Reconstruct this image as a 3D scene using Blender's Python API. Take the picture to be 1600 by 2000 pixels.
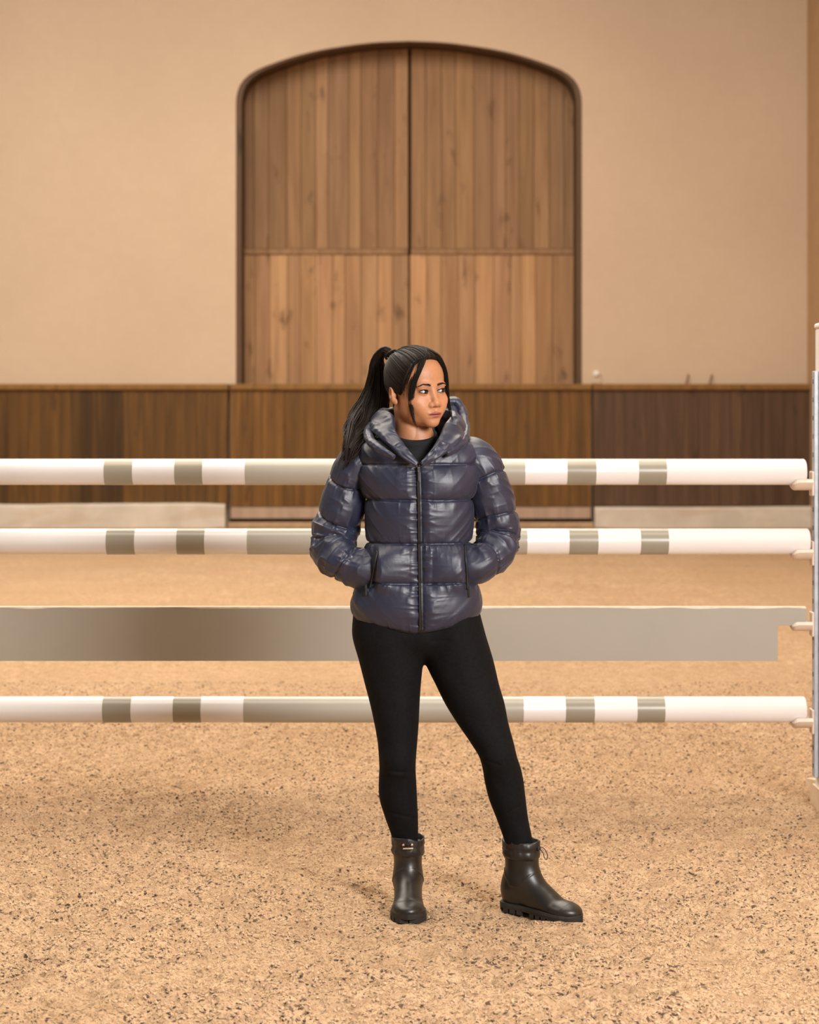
import bpy, math, random
import numpy as np
from mathutils import Vector, Matrix

random.seed(7)
rng = np.random.default_rng(11)
scene = bpy.context.scene
col = scene.collection
for o in list(bpy.data.objects):
    bpy.data.objects.remove(o)

# ------------------------------------------------------------------ camera
FPX, CAM_H, HORIZON = 3960.0, 1.47, 825.0      # focal length in pixels of a 1600 px wide frame
cam_data = bpy.data.cameras.new('camera')
cam = bpy.data.objects.new('camera', cam_data)
col.objects.link(cam)
cam.location = (0, 0, CAM_H)
cam.rotation_euler = (math.pi / 2, 0, 0)
cam_data.sensor_fit = 'HORIZONTAL'
cam_data.sensor_width = 36
cam_data.lens = FPX / 1600 * 36
cam_data.shift_y = (HORIZON - 1000) / 1600
cam_data.clip_end = 200
cam_data.dof.use_dof = True
cam_data.dof.focus_distance = 5.98
cam_data.dof.aperture_fstop = 5.6
scene.camera = cam

# ------------------------------------------------------------------ light
world = bpy.data.worlds.new('hall_ambient')
scene.world = world
world.use_nodes = True
bg = world.node_tree.nodes['Background']
bg.inputs[0].default_value = (1.0, 0.92, 0.82, 1)
bg.inputs[1].default_value = 0.20

def area_light(name, loc, target, size, power, colour, size_y=None):
    d = bpy.data.lights.new(name, 'AREA')
    d.shape = 'RECTANGLE'
    d.size = size
    d.size_y = size_y or size
    d.energy = power
    d.color = colour
    o = bpy.data.objects.new(name, d)
    col.objects.link(o)
    o.location = loc
    o.rotation_euler = (Vector(target) - Vector(loc)).to_track_quat('-Z', 'Y').to_euler()
    return o

# roof light strip over the arena and a photographer's softbox in front, to the right
area_light('roof_light', (-3, 13.5, 10), (-3, 13.5, 0), 12, 4700, (1.0, 0.885, 0.745), 20)
area_light('softbox', (2.55, 1.5, 2.75), (0.0, 6.1, 1.05), 1.5, 430, (1.0, 0.965, 0.94))

scene.view_settings.view_transform = 'Standard'
scene.view_settings.look = 'None'
scene.view_settings.gamma = 1.0
scene.view_settings.use_curve_mapping = False
scene.view_settings.exposure = 0.0

# ------------------------------------------------------------------ helpers
def at(px, py, Y):
    """point of the place seen at pixel (px, py) of the photograph at distance Y"""
    return ((px - 800) / FPX * Y, Y, CAM_H - (py - HORIZON) / FPX * Y)

def mesh_obj(name, verts, faces, mat=None, parent=None, smooth=False, kind=None):
    me = bpy.data.meshes.new(name)
    if isinstance(verts, np.ndarray) and isinstance(faces, np.ndarray) and len(verts) > 20000:
        k = faces.shape[1]
        me.vertices.add(len(verts)); me.vertices.foreach_set('co', verts.astype(np.float32).ravel())
        me.loops.add(faces.size); me.loops.foreach_set('vertex_index', faces.astype(np.int32).ravel())
        me.polygons.add(len(faces)); me.polygons.foreach_set('loop_start', np.arange(0, faces.size, k, dtype=np.int32))
        me.update(calc_edges=True); me.validate()
    else:
      me.from_pydata([tuple(map(float, v)) for v in verts] if not isinstance(verts, np.ndarray) else verts.tolist(), [],
                     faces.tolist() if isinstance(faces, np.ndarray) else faces)
    if smooth:
        me.polygons.foreach_set('use_smooth', [True] * len(me.polygons))
    me.update()
    o = bpy.data.objects.new(name, me)
    col.objects.link(o)
    if mat is not None:
        for m in (mat if isinstance(mat, (list, tuple)) else [mat]):
            me.materials.append(m)
    if parent is not None:
        o.parent = parent
    if kind:
        o['kind'] = kind
    return o

def empty(name, loc=(0, 0, 0)):
    o = bpy.data.objects.new(name, None)
    col.objects.link(o)
    o.location = loc
    o.empty_display_size = 0.1
    return o

def tag(o, label=None, cat=None, group=None, kind=None):
    if label: o['label'] = label
    if cat: o['category'] = cat
    if group: o['group'] = group
    if kind: o['kind'] = kind
    return o

def child_of(o, parent):
    """parent a mesh built in world coordinates under an empty that stands elsewhere"""
    o.parent = parent
    o.matrix_parent_inverse = Matrix.Translation(parent.location).inverted()
    return o

class MB:
    """collects polygons, then builds one mesh object"""
    def __init__(self):
        self.v, self.f, self.m = [], [], []
    def add(self, verts, faces, mi=0):
        b = len(self.v)
        self.v += [tuple(map(float, p)) for p in verts]
        self.f += [tuple(int(i) + b for i in f) for f in faces]
        self.m += [mi] * len(faces)
        return self
    def box(self, x0, x1, y0, y1, z0, z1, c=0.0, mi=0):
        if c <= 0:
            v = [(x, y, z) for z in (z0, z1) for y in (y0, y1) for x in (x0, x1)]
            f = [(0, 2, 3, 1), (4, 5, 7, 6), (0, 1, 5, 4), (2, 6, 7, 3), (0, 4, 6, 2), (1, 3, 7, 5)]
            return self.add(v, f, mi)
        # chamfered box: every corner becomes three points
        X, Y, Z = (x0, x1), (y0, y1), (z0, z1)
        v, ix = [], {}
        for i in (0, 1):
            for j in (0, 1):
                for k in (0, 1):
                    for a in range(3):
                        p = [X[i], Y[j], Z[k]]
                        for b in range(3):
                            if b != a:
                                p[b] += c * (1 if (i, j, k)[b] == 0 else -1)
                        ix[(i, j, k, a)] = len(v)
                        v.append(tuple(p))
        f = []
        for s in (0, 1):
            f.append([ix[(s, j, k, 0)] for j, k in ((0, 0), (1, 0), (1, 1), (0, 1))][::(-1 if s == 0 else 1)])
            f.append([ix[(i, s, k, 1)] for i, k in ((0, 0), (1, 0), (1, 1), (0, 1))][::(1 if s == 0 else -1)])
            f.append([ix[(i, j, s, 2)] for i, j in ((0, 0), (1, 0), (1, 1), (0, 1))][::(-1 if s == 0 else 1)])
        for s in (0, 1):
            for t in (0, 1):
                f.append([ix[(0, s, t, 1)], ix[(1, s, t, 1)], ix[(1, s, t, 2)], ix[(0, s, t, 2)]])
                f.append([ix[(s, 0, t, 0)], ix[(s, 1, t, 0)], ix[(s, 1, t, 2)], ix[(s, 0, t, 2)]])
                f.append([ix[(s, t, 0, 0)], ix[(s, t, 1, 0)], ix[(s, t, 1, 1)], ix[(s, t, 0, 1)]])
        for i in (0, 1):
            for j in (0, 1):
                for k in (0, 1):
                    f.append([ix[(i, j, k, a)] for a in range(3)])
        return self.add(v, f, mi)
    def prism_xz(self, poly, y0, y1, c=0.0, mi=0):
        """polygon in x,z (counter-clockwise seen from -y) extruded from y0 (front) to y1; front edge chamfered by c"""
        n = len(poly)
        cx = sum(p[0] for p in poly) / n
        cz = sum(p[1] for p in poly) / n
        if c > 0:
            inner = [(p[0] + math.copysign(min(c, abs(p[0] - cx) * .5), cx - p[0]), p[1]) for p in poly]
            rings = [[(p[0], y0, p[1]) for p in inner], [(p[0], y0 + c, p[1]) for p in poly], [(p[0], y1, p[1]) for p in poly]]
        else:
            rings = [[(p[0], y0, p[1]) for p in poly], [(p[0], y1, p[1]) for p in poly]]
        v = [p for r in rings for p in r]
        f = [list(range(n))]
        for r in range(len(rings) - 1):
            for i in range(n):
                j = (i + 1) % n
                f.append((r * n + j, r * n + i, (r + 1) * n + i, (r + 1) * n + j))
        f.append([(len(rings) - 1) * n + i for i in range(n)][::-1])
        return self.add(v, f, mi)
    def prism_yz(self, poly, x0, x1, mi=0):
        n = len(poly)
        v = [(x0, p[0], p[1]) for p in poly] + [(x1, p[0], p[1]) for p in poly]
        f = [list(range(n)), [n + i for i in range(n)][::-1]]
        f += [((i + 1) % n, i, n + i, n + (i + 1) % n) for i in range(n)]
        return self.add(v, f, mi)
    def tube(self, pts, rad, sides=8, cap=True, mi=0):
        v, f = tube_mesh(pts, rad, sides, cap)
        return self.add(v, f, mi)
    def build(self, name, mat, parent=None, smooth=False, kind=None):
        o = mesh_obj(name, self.v, self.f, mat, None, smooth, kind)
        if any(self.m):
            o.data.polygons.foreach_set('material_index', self.m)
        if parent is not None:
            child_of(o, parent)
        return o

def frames(P):
    """parallel-transport frames along a polyline (n,3)"""
    P = np.asarray(P, float)
    T = np.gradient(P, axis=0)
    T /= np.linalg.norm(T, axis=1)[:, None] + 1e-12
    up = np.array([0, -1.0, 0]) if abs(T[0][1]) < .9 else np.array([1.0, 0, 0])
    N = np.zeros_like(P)
    n = up - T[0] * up.dot(T[0])
    n /= np.linalg.norm(n)
    for i in range(len(P)):
        n = n - T[i] * n.dot(T[i])
        n /= np.linalg.norm(n) + 1e-12
        N[i] = n
    B = np.cross(T, N)
    return T, N, B

def tube_mesh(pts, rad, sides=8, cap=True):
    P = np.asarray(pts, float)
    n = len(P)
    R = np.full(n, rad) if np.isscalar(rad) else np.asarray(rad, float)
    T, N, B = frames(P)
    a = np.arange(sides) * 2 * np.pi / sides
    V = P[:, None, :] + R[:, None, None] * (np.cos(a)[None, :, None] * N[:, None, :] + np.sin(a)[None, :, None] * B[:, None, :])
    V = V.reshape(-1, 3)
    F = []
    for i in range(n - 1):
        for j in range(sides):
            k = (j + 1) % sides
            F.append((i * sides + j, i * sides + k, (i + 1) * sides + k, (i + 1) * sides + j))
    if cap:
        F.append(tuple(range(sides))[::-1])
        F.append(tuple((n - 1) * sides + j for j in range(sides)))
    return V, F

def spline(K, n):
    """Catmull-Rom through the rows of K sampled n times, evenly by chord length"""
    K = np.asarray(K, float)
    d = np.r_[0, np.cumsum(np.linalg.norm(np.diff(K[:, :3], axis=0), axis=1) + 1e-9)]
    t = np.linspace(0, d[-1], n)
    m = np.gradient(K, d, axis=0)
    i = np.clip(np.searchsorted(d, t, side='right') - 1, 0, len(d) - 2)
    h = (d[i + 1] - d[i])
    s = (t - d[i]) / h
    s_, h_ = s[:, None], h[:, None]
    return ((2 * s_**3 - 3 * s_**2 + 1) * K[i] + (s_**3 - 2 * s_**2 + s_) * h_ * m[i]
            + (-2 * s_**3 + 3 * s_**2) * K[i + 1] + (s_**3 - s_**2) * h_ * m[i + 1])

def curve1(xs, ys):
    """smooth 1-D interpolant through a table"""
    xs = np.asarray(xs, float); ys = np.asarray(ys, float)
    o = np.argsort(xs); xs, ys = xs[o], ys[o]
    m = np.gradient(ys, xs)
    def f(x):
        x = np.clip(np.asarray(x, float), xs[0], xs[-1])
        i = np.clip(np.searchsorted(xs, x, side='right') - 1, 0, len(xs) - 2)
        h = xs[i + 1] - xs[i]; s = (x - xs[i]) / h
        return ((2 * s**3 - 3 * s**2 + 1) * ys[i] + (s**3 - 2 * s**2 + s) * h * m[i]
                + (-2 * s**3 + 3 * s**2) * ys[i + 1] + (s**3 - s**2) * h * m[i + 1])
    return f

def _hash(ix, iy, iz, seed):
    h = (ix.astype(np.int64) * 374761393 + iy.astype(np.int64) * 668265263 + iz.astype(np.int64) * 2147483647 + seed * 1274126177) & 0xFFFFFFFF
    h = ((h ^ (h >> 13)) * 1274126177) & 0xFFFFFFFF
    h = h ^ (h >> 16)
    return (h & 0xFFFF).astype(np.float64) / 65535.0

def vnoise(x, y, z=None, seed=0):
    """value noise, -1..1"""
    x = np.asarray(x, float); y = np.asarray(y, float)
    z = np.zeros_like(x) if z is None else np.asarray(z, float)
    x, y, z = np.broadcast_arrays(x, y, z)
    xi, yi, zi = np.floor(x), np.floor(y), np.floor(z)
    fx, fy, fz = x - xi, y - yi, z - zi
    fx = fx**3 * (fx * (fx * 6 - 15) + 10); fy = fy**3 * (fy * (fy * 6 - 15) + 10); fz = fz**3 * (fz * (fz * 6 - 15) + 10)
    r = 0
    for a in (0, 1):
        for b in (0, 1):
            for c in (0, 1):
                w = (fx if a else 1 - fx) * (fy if b else 1 - fy) * (fz if c else 1 - fz)
                r = r + w * _hash(xi + a, yi + b, zi + c, seed)
    return r * 2 - 1

def fbm(x, y, z=None, seed=0, octaves=3):
    r, a, k = 0, 1.0, 1.0
    for i in range(octaves):
        r = r + a * vnoise(np.asarray(x) * k, np.asarray(y) * k, None if z is None else np.asarray(z) * k, seed + i)
        a *= .5; k *= 2.03
    return r

def grid_faces(nr, nc, wrap=False):
    i, j = np.meshgrid(np.arange(nr - 1), np.arange(nc if wrap else nc - 1), indexing='ij')
    j2 = (j + 1) % nc
    return np.stack([i * nc + j, i * nc + j2, (i + 1) * nc + j2, (i + 1) * nc + j], -1).reshape(-1, 4)

# implicit shapes ----------------------------------------------------
def surface_nets(F, org, h):
    """closed smooth quad mesh of F = 0 (negative inside) on a regular grid"""
    F = F.astype(np.float32)
    S = F < 0
    nx, ny, nz = F.shape
    c = [S[dx:nx - 1 + dx, dy:ny - 1 + dy, dz:nz - 1 + dz] for dx in (0, 1) for dy in (0, 1) for dz in (0, 1)]
    cnt = sum(a.astype(np.int8) for a in c)
    act = (cnt > 0) & (cnt < 8)
    I, J, K = np.nonzero(act)
    idx = -np.ones(act.shape, np.int64)
    idx[I, J, K] = np.arange(len(I))
    acc = np.zeros((len(I), 3)); num = np.zeros(len(I))
    corners = [(dx, dy, dz) for dx in (0, 1) for dy in (0, 1) for dz in (0, 1)]
    for a in range(8):
        for b in range(a + 1, 8):
            ca, cb = np.array(corners[a]), np.array(corners[b])
            if np.abs(ca - cb).sum() != 1:
                continue
            fa = F[I + ca[0], J + ca[1], K + ca[2]]; fb = F[I + cb[0], J + cb[1], K + cb[2]]
            m = (fa < 0) != (fb < 0)
            t = fa[m] / (fa[m] - fb[m])
            acc[m] += ca + t[:, None] * (cb - ca)
            num[m] += 1
    V = (np.stack([I, J, K], 1) + acc / num[:, None]) * h + np.asarray(org)
    faces = []
    for ax in range(3):
        sl0 = [slice(1, -1)] * 3; sl1 = [slice(1, -1)] * 3
        sl0[ax] = slice(0, -1); sl1[ax] = slice(1, None)
        A, B = S[tuple(sl0)], S[tuple(sl1)]
        ch = np.nonzero(A != B)
        e = [ch[q] + (0 if q == ax else 1) for q in range(3)]
        u, w = (ax + 1) % 3, (ax + 2) % 3
        def cell(du, dw):
            q = [e[0].copy(), e[1].copy(), e[2].copy()]
            q[u] -= du; q[w] -= dw
            return idx[q[0], q[1], q[2]]
        quad = np.stack([cell(1, 1), cell(0, 1), cell(0, 0), cell(1, 0)], 1)
        fl = ~A[ch]
        quad[fl] = quad[fl][:, ::-1]
        faces.append(quad)
    Q = np.concatenate(faces)
    return V, Q[(Q >= 0).all(1)]

def relax(V, Q, n=1, lam=.5):
    for _ in range(n):
        s = np.zeros_like(V); c = np.zeros(len(V))
        for a, b in ((0, 1), (1, 2), (2, 3), (3, 0)):
            np.add.at(s, Q[:, a], V[Q[:, b]]); np.add.at(c, Q[:, a], 1)
            np.add.at(s, Q[:, b], V[Q[:, a]]); np.add.at(c, Q[:, b], 1)
        V = V + lam * (s / np.maximum(c, 1)[:, None] - V)
    return V

def field(lo, hi, h):
    ax = [np.arange(l, u + h, h, dtype=np.float32) for l, u in zip(lo, hi)]
    return np.meshgrid(*ax, indexing='ij')

def ell(p, c, r, rot=None):
    q = [p[i] - np.float32(c[i]) for i in range(3)]
    if rot is not None:
        R = np.array(rot, dtype=np.float32)
        q = [R[0, i] * q[0] + R[1, i] * q[1] + R[2, i] * q[2] for i in range(3)]
    k0 = np.sqrt(sum((q[i] / np.float32(r[i]))**2 for i in range(3)))
    k1 = np.sqrt(sum((q[i] / np.float32(r[i]**2))**2 for i in range(3))) + np.float32(1e-9)
    return k0 * (k0 - 1) / k1

def cone(p, a, b, ra, rb):
    a = np.asarray(a, np.float32); b = np.asarray(b, np.float32)
    d = b - a; L = np.float32(d.dot(d))
    t = np.clip(sum((p[i] - a[i]) * d[i] for i in range(3)) / L, 0, 1)
    return np.sqrt(sum((p[i] - a[i] - t * d[i])**2 for i in range(3))) - (np.float32(ra) + t * np.float32(rb - ra))

def smin(a, b, k):
    h = np.maximum(np.float32(k) - np.abs(a - b), 0) / np.float32(k)
    return np.minimum(a, b) - h * h * np.float32(k * .25)

def smax(a, b, k):
    return -smin(-a, -b, k)

# materials ------------------------------------------------------------
def new_mat(name):
    m = bpy.data.materials.new(name)
    m.use_nodes = True
    nt = m.node_tree
    return m, nt, nt.nodes['Principled BSDF']

def node(nt, kind, **kw):
    n = nt.nodes.new(kind)
    for k, v in kw.items():
        if k.startswith('i_'):
            n.inputs[k[2:].replace('_', ' ')].default_value = v
        else:
            setattr(n, k, v)
    return n

def ramp(nt, fac, stops, interp='LINEAR'):
    r = nt.nodes.new('ShaderNodeValToRGB')
    r.color_ramp.interpolation = interp
    e = r.color_ramp.elements
    while len(e) < len(stops):
        e.new(0.5)
    for s, (p, c) in zip(e, stops):
        s.position = p
        s.color = (*c, 1) if len(c) == 3 else c
    nt.links.new(fac, r.inputs[0])
    return r.outputs[0]

def coords(nt, scale, src='Position', rot=(0, 0, 0)):
    if src == 'Position':
        out = nt.nodes.new('ShaderNodeNewGeometry').outputs['Position']
    else:
        out = nt.nodes.new('ShaderNodeTexCoord').outputs[src]
    mp = nt.nodes.new('ShaderNodeMapping')
    mp.inputs['Scale'].default_value = scale
    mp.inputs['Rotation'].default_value = rot
    nt.links.new(out, mp.inputs[0])
    return mp.outputs[0]

def noise(nt, vec, scale=1.0, detail=3.0, rough=.55, dist=0.0):
    n = nt.nodes.new('ShaderNodeTexNoise')
    n.inputs['Scale'].default_value = scale
    n.inputs['Detail'].default_value = detail
    n.inputs['Roughness'].default_value = rough
    n.inputs['Distortion'].default_value = dist
    nt.links.new(vec, n.inputs['Vector'])
    return n.outputs['Fac']

def mixc(nt, fac, a, b, mode='MIX'):
    m = nt.nodes.new('ShaderNodeMix')
    m.data_type = 'RGBA'
    m.blend_type = mode
    for sock, val in ((m.inputs[0], fac), (m.inputs[6], a), (m.inputs[7], b)):
        if isinstance(val, bpy.types.NodeSocket):
            nt.links.new(val, sock)
        elif isinstance(val, (int, float)):
            sock.default_value = val
        else:
            sock.default_value = (*val, 1) if len(val) == 3 else val
    return m.outputs[2]

def bump(nt, bsdf, height, strength=.3, dist=.01):
    b = nt.nodes.new('ShaderNodeBump')
    b.inputs['Strength'].default_value = strength
    b.inputs['Distance'].default_value = dist
    nt.links.new(height, b.inputs['Height'])
    nt.links.new(b.outputs[0], bsdf.inputs['Normal'])

def plain(name, c, rough=.5, spec=.5, metal=0.0, var=0.06, scale=20.0, bumps=0.0):
    """a paint-like surface with a faint procedural variation"""
    m, nt, b = new_mat(name)
    n = noise(nt, coords(nt, (1, 1, 1)), scale, 3)
    lo = tuple(max(0, x * (1 - var)) for x in c); hi = tuple(min(1, x * (1 + var)) for x in c)
    nt.links.new(ramp(nt, n, [(.3, lo), (.7, hi)]), b.inputs['Base Color'])
    b.inputs['Roughness'].default_value = rough
    b.inputs['Specular IOR Level'].default_value = spec
    b.inputs['Metallic'].default_value = metal
    if bumps:
        bump(nt, b, n, bumps, .005)
    return m

def wood(name, dark, light, rough=.6, grain=9.0, tint=True):
    """board wood: grain along z, tone of each board from the object's colour"""
    m, nt, b = new_mat(name)
    oi = nt.nodes.new('ShaderNodeObjectInfo')
    pos = coords(nt, (grain, grain, grain * .06))
    add = nt.nodes.new('ShaderNodeVectorMath'); add.operation = 'ADD'
    sc = nt.nodes.new('ShaderNodeVectorMath'); sc.operation = 'SCALE'
    cb = nt.nodes.new('ShaderNodeCombineXYZ')
    for i in range(3):
        nt.links.new(oi.outputs['Random'], cb.inputs[i])
    nt.links.new(cb.outputs[0], sc.inputs[0]); sc.inputs['Scale'].default_value = 37
    nt.links.new(pos, add.inputs[0]); nt.links.new(sc.outputs[0], add.inputs[1])
    n1 = noise(nt, add.outputs[0], 1.0, 5, .6, .4)
    c = ramp(nt, n1, [(.25, dark), (.5, tuple((d + l) / 2 for d, l in zip(dark, light))), (.75, light)])
    if tint:
        c = mixc(nt, 1.0, c, oi.outputs['Color'], 'MULTIPLY')
    # knots and stains
    n2 = noise(nt, coords(nt, (3.2, 3.2, 1.1)), 1.6, 3, .6, .3)
    c = mixc(nt, ramp(nt, n2, [(.62, (0, 0, 0)), (.78, (1, 1, 1))]), c, tuple(x * .55 for x in dark))
    nt.links.new(c, b.inputs['Base Color'])
    b.inputs['Roughness'].default_value = rough
    b.inputs['Specular IOR Level'].default_value = .3
    bump(nt, b, n1, .25, .004)
    return m
# =================================================================== the setting
Y_KICK, Y_WALL, Y_DOOR = 28.3, 28.5, 28.98
X_RIGHT = at(1577, 0, Y_WALL)[0]
X_LEFT, Z_TOP = -14.0, 9.5

# ---- plaster
plaster, nt, b = new_mat('beige_plaster')
n1 = noise(nt, coords(nt, (1, 1, 1)), .35, 3, .5)
n2 = noise(nt, coords(nt, (1, 1, 1)), 9, 4, .6)
c = ramp(nt, n1, [(.3, (.54, .415, .305)), (.7, (.60, .465, .345))])
c = mixc(nt, ramp(nt, n2, [(.35, (0, 0, 0)), (.8, (.25, .25, .25))]), c, (.48, .355, .255))
nt.links.new(c, b.inputs['Base Color'])
b.inputs['Roughness'].default_value = .9
b.inputs['Specular IOR Level'].default_value = .15
bump(nt, b, n2, .15, .01)

# ---- sand
def sand_height(x, y):
    x = np.asarray(x, float); y = np.asarray(y, float)
    near = np.clip((11.5 - y) / 1.5, 0, 1) * np.clip((y - 3.9) / .4, 0, 1) * np.clip((2.9 - np.abs(x)) / .3, 0, 1)
    big = .016 * vnoise(x * 1.7, y * 1.7, seed=3) + .010 * vnoise(x * 4.3, y * 4.3, seed=4)
    mid = .0085 * vnoise(x * 11, y * 11, seed=5) + .0060 * vnoise(x * 24, y * 24, seed=6)
    ridge = .007 * (1 - np.abs(vnoise(x * 7.3, y * 7.3, seed=8)) * 2)
    fine = .0078 * vnoise(x * 43, y * 43, seed=7) + .0050 * vnoise(x * 85, y * 85, seed=9)
    h = (big + mid + ridge * .6 + fine - .004) * near
    # flattened, slightly trodden patch where the person stands, with scuffs by the boots
    for (cx, cy, r, dz) in ((-.03, 6.0, .16, -.004), (.37, 6.02, .20, -.004)):
        w = np.exp(-((x - cx)**2 + ((y - cy) / 1.1)**2) / r**2)
        h = h * (1 - .75 * w) + dz * w
    for (cx, cy, r, dz) in ((.20, 6.20, .06, -.018), (.33, 6.05, .05, -.012), (-.10, 6.28, .07, -.012), (.14, 6.12, .05, .010), (.42, 5.93, .05, .006)):
        h = h + dz * np.exp(-((x - cx)**2 + ((y - cy))**2) / r**2)
    return h

def sand_ground():
    xs = np.linspace(-2.9, 2.9, 840); ys = np.linspace(3.9, 11.5, 900)
    X, Y = np.meshgrid(xs, ys)
    V = np.stack([X, Y, sand_height(X, Y)], -1).reshape(-1, 3)
    F = grid_faces(len(ys), len(xs))
    vs, fs, n = [V], [F], len(V)
    for (x0, x1, y0, y1, nx, ny) in ((X_LEFT, -2.9, -6, 32, 60, 160), (2.9, 9, -6, 32, 40, 160), (-2.9, 2.9, -6, 3.9, 40, 40), (-2.9, 2.9, 11.5, 32, 190, 520)):
        gx, gy = np.meshgrid(np.linspace(x0, x1, nx), np.linspace(y0, y1, ny))
        gz = np.zeros_like(gx)
        if nx == 190:                      # far sand: uneven, with the harrow's curved rake marks
            edge = np.clip((2.9 - np.abs(gx)) / .3, 0, 1) * np.clip((gy - 11.5) / .8, 0, 1)
            rr = np.hypot(gx - .95, (gy - 18.6) * .75)
            rake = .013 * np.sin(rr * 2 * np.pi / .17) * np.clip((rr - .08) / .1, 0, 1) * np.clip((1.05 - rr) / .5, 0, 1) * (gx > .93)
            gz = edge * (rake + .012 * vnoise(gx * 2.6, gy * 2.6, seed=12) + .011 * vnoise(gx * 7, gy * 7, seed=13) + .006 * vnoise(gx * 14, gy * 14, seed=14))
        v = np.stack([gx, gy, gz], -1).reshape(-1, 3)
        vs.append(v); fs.append(grid_faces(ny, nx) + n); n += len(v)
    return np.concatenate(vs), np.concatenate(fs)

sand, nt, b = new_mat('arena_sand')
pos = coords(nt, (1, 1, 1))
big = noise(nt, pos, .9, 3, .55)
mid = noise(nt, pos, 17, 4, .65, 0)
fine = noise(nt, pos, 120, 3, .6, 0)
c = ramp(nt, big, [(.3, (.445, .296, .172)), (.7, (.525, .362, .224))])
c = mixc(nt, ramp(nt, mid, [(.40, (.6, .6, .6)), (.56, (0, 0, 0))]), c, (.33, .205, .115))
c = mixc(nt, ramp(nt, fine, [(.38, (.9, .9, .9)), (.51, (0, 0, 0))]), c, (.225, .14, .08))
speck = noise(nt, coords(nt, (1, 1.6, 1), rot=(0, 0, .6)), 48, 2, .5, .2)
c = mixc(nt, ramp(nt, speck, [(.32, (.9, .9, .9)), (.38, (0, 0, 0))]), c, (.075, .05, .036))
far = noise(nt, pos, 6.5, 3, .6, 0)
c = mixc(nt, ramp(nt, far, [(.36, (.5, .5, .5)), (.5, (0, 0, 0))]), c, (.34, .22, .13))
pale = noise(nt, pos, 38, 3, .6, 0)
c = mixc(nt, ramp(nt, pale, [(.60, (0, 0, 0)), (.74, (.55, .55, .55))]), c, (.60, .435, .29))
nt.links.new(c, b.inputs['Base Color'])
b.inputs['Roughness'].default_value = .95
b.inputs['Specular IOR Level'].default_value = .1
bump(nt, b, mixc(nt, .4, fine, mid), .9, .02)
V, F = sand_ground()
floor = mesh_obj('floor', V, F, sand, smooth=True, kind='structure')
tag(floor, 'raked tan arena sand flecked with dark fibres', 'floor')

SX_R0 = 1.61
# ---- loose crumbs lying on the sand: nobody could count them
def crumbs(name, n, mat, lmin, lmax, flat, label, seed, clump):
    r = np.random.default_rng(seed)
    y = 4.3 + 7.2 * r.random(n * 3)**1.15
    x = (r.random(n * 3) * 2 - 1) * (y * .225 + .35)
    keep = vnoise(x * 2.3, y * 2.3, seed=seed) + .6 * vnoise(x * 9, y * 9, seed=seed + 1) > clump
    for (ax_, ay_, bx_, by_, rad_) in ((-.006, 6.21, -.002, 5.95, .062), (.282, 6.155, .511, 5.994, .062), (SX_R0, 7.3, SX_R0, 8.25, .13), (-SX_R0 - .19, 7.3, -SX_R0 - .19, 8.25, .13)):
        t_ = np.clip(((x - ax_) * (bx_ - ax_) + (y - ay_) * (by_ - ay_)) / ((bx_ - ax_)**2 + (by_ - ay_)**2), 0, 1)
        keep &= np.hypot(x - ax_ - t_ * (bx_ - ax_), y - ay_ - t_ * (by_ - ay_)) > rad_
    x, y = x[keep][:n], y[keep][:n]
    n = len(x)
    L = lmin + (lmax - lmin) * r.random(n)**2.0
    ang = r.random(n) * 2 * np.pi
    base = np.array([(1, 0, 0), (-1, 0, 0), (0, 1, 0), (0, -1, 0), (0, 0, 1), (0, 0, -1)], float)
    P = base[None] * np.stack([L * .5, L * (.16 + .2 * r.random(n)), L * flat * (.6 + .8 * r.random(n))], -1)[:, None, :]
    P += (r.random(P.shape) - .5) * (L * .28)[:, None, None]
    tilt = (r.random(n) - .5) * .7
    ct, st = np.cos(tilt), np.sin(tilt)
    px = P[..., 0] * ct[:, None] - P[..., 2] * st[:, None]; pz = P[..., 0] * st[:, None] + P[..., 2] * ct[:, None]
    ca, sa = np.cos(ang)[:, None], np.sin(ang)[:, None]
    gx = px * ca - P[..., 1] * sa + x[:, None]; gy = px * sa + P[..., 1] * ca + y[:, None]
    gz = pz + (sand_height(x, y) + L * flat * .25)[:, None]
    V = np.stack([gx, gy, gz], -1).reshape(-1, 3)
    f = np.array([(0, 2, 4), (2, 1, 4), (1, 3, 4), (3, 0, 4), (2, 0, 5), (1, 2, 5), (3, 1, 5), (0, 3, 5)])
    F = (f[None] + (np.arange(n) * 6)[:, None, None]).reshape(-1, 3)
    o = mesh_obj(name, V, F, mat, kind='stuff')
    tag(o, label, name.replace('_', ' '))
    return o

dark_fibre = plain('dark_fibre', (.10, .070, .055), .9, .1, var=.45, scale=60)
sand_clod = plain('sand_clod', (.49, .335, .215), .95, .1, var=.2, scale=40)
crumbs('sand_clods', 34000, sand_clod, .003, .016, .34, 'small tan clods of sand lying loose over the arena', 21, -.25)
crumbs('dark_fibres', 46000, dark_fibre, .0035, .017, .15, 'dark brown fibre flakes strewn over the arena sand', 31, -.5)

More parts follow.
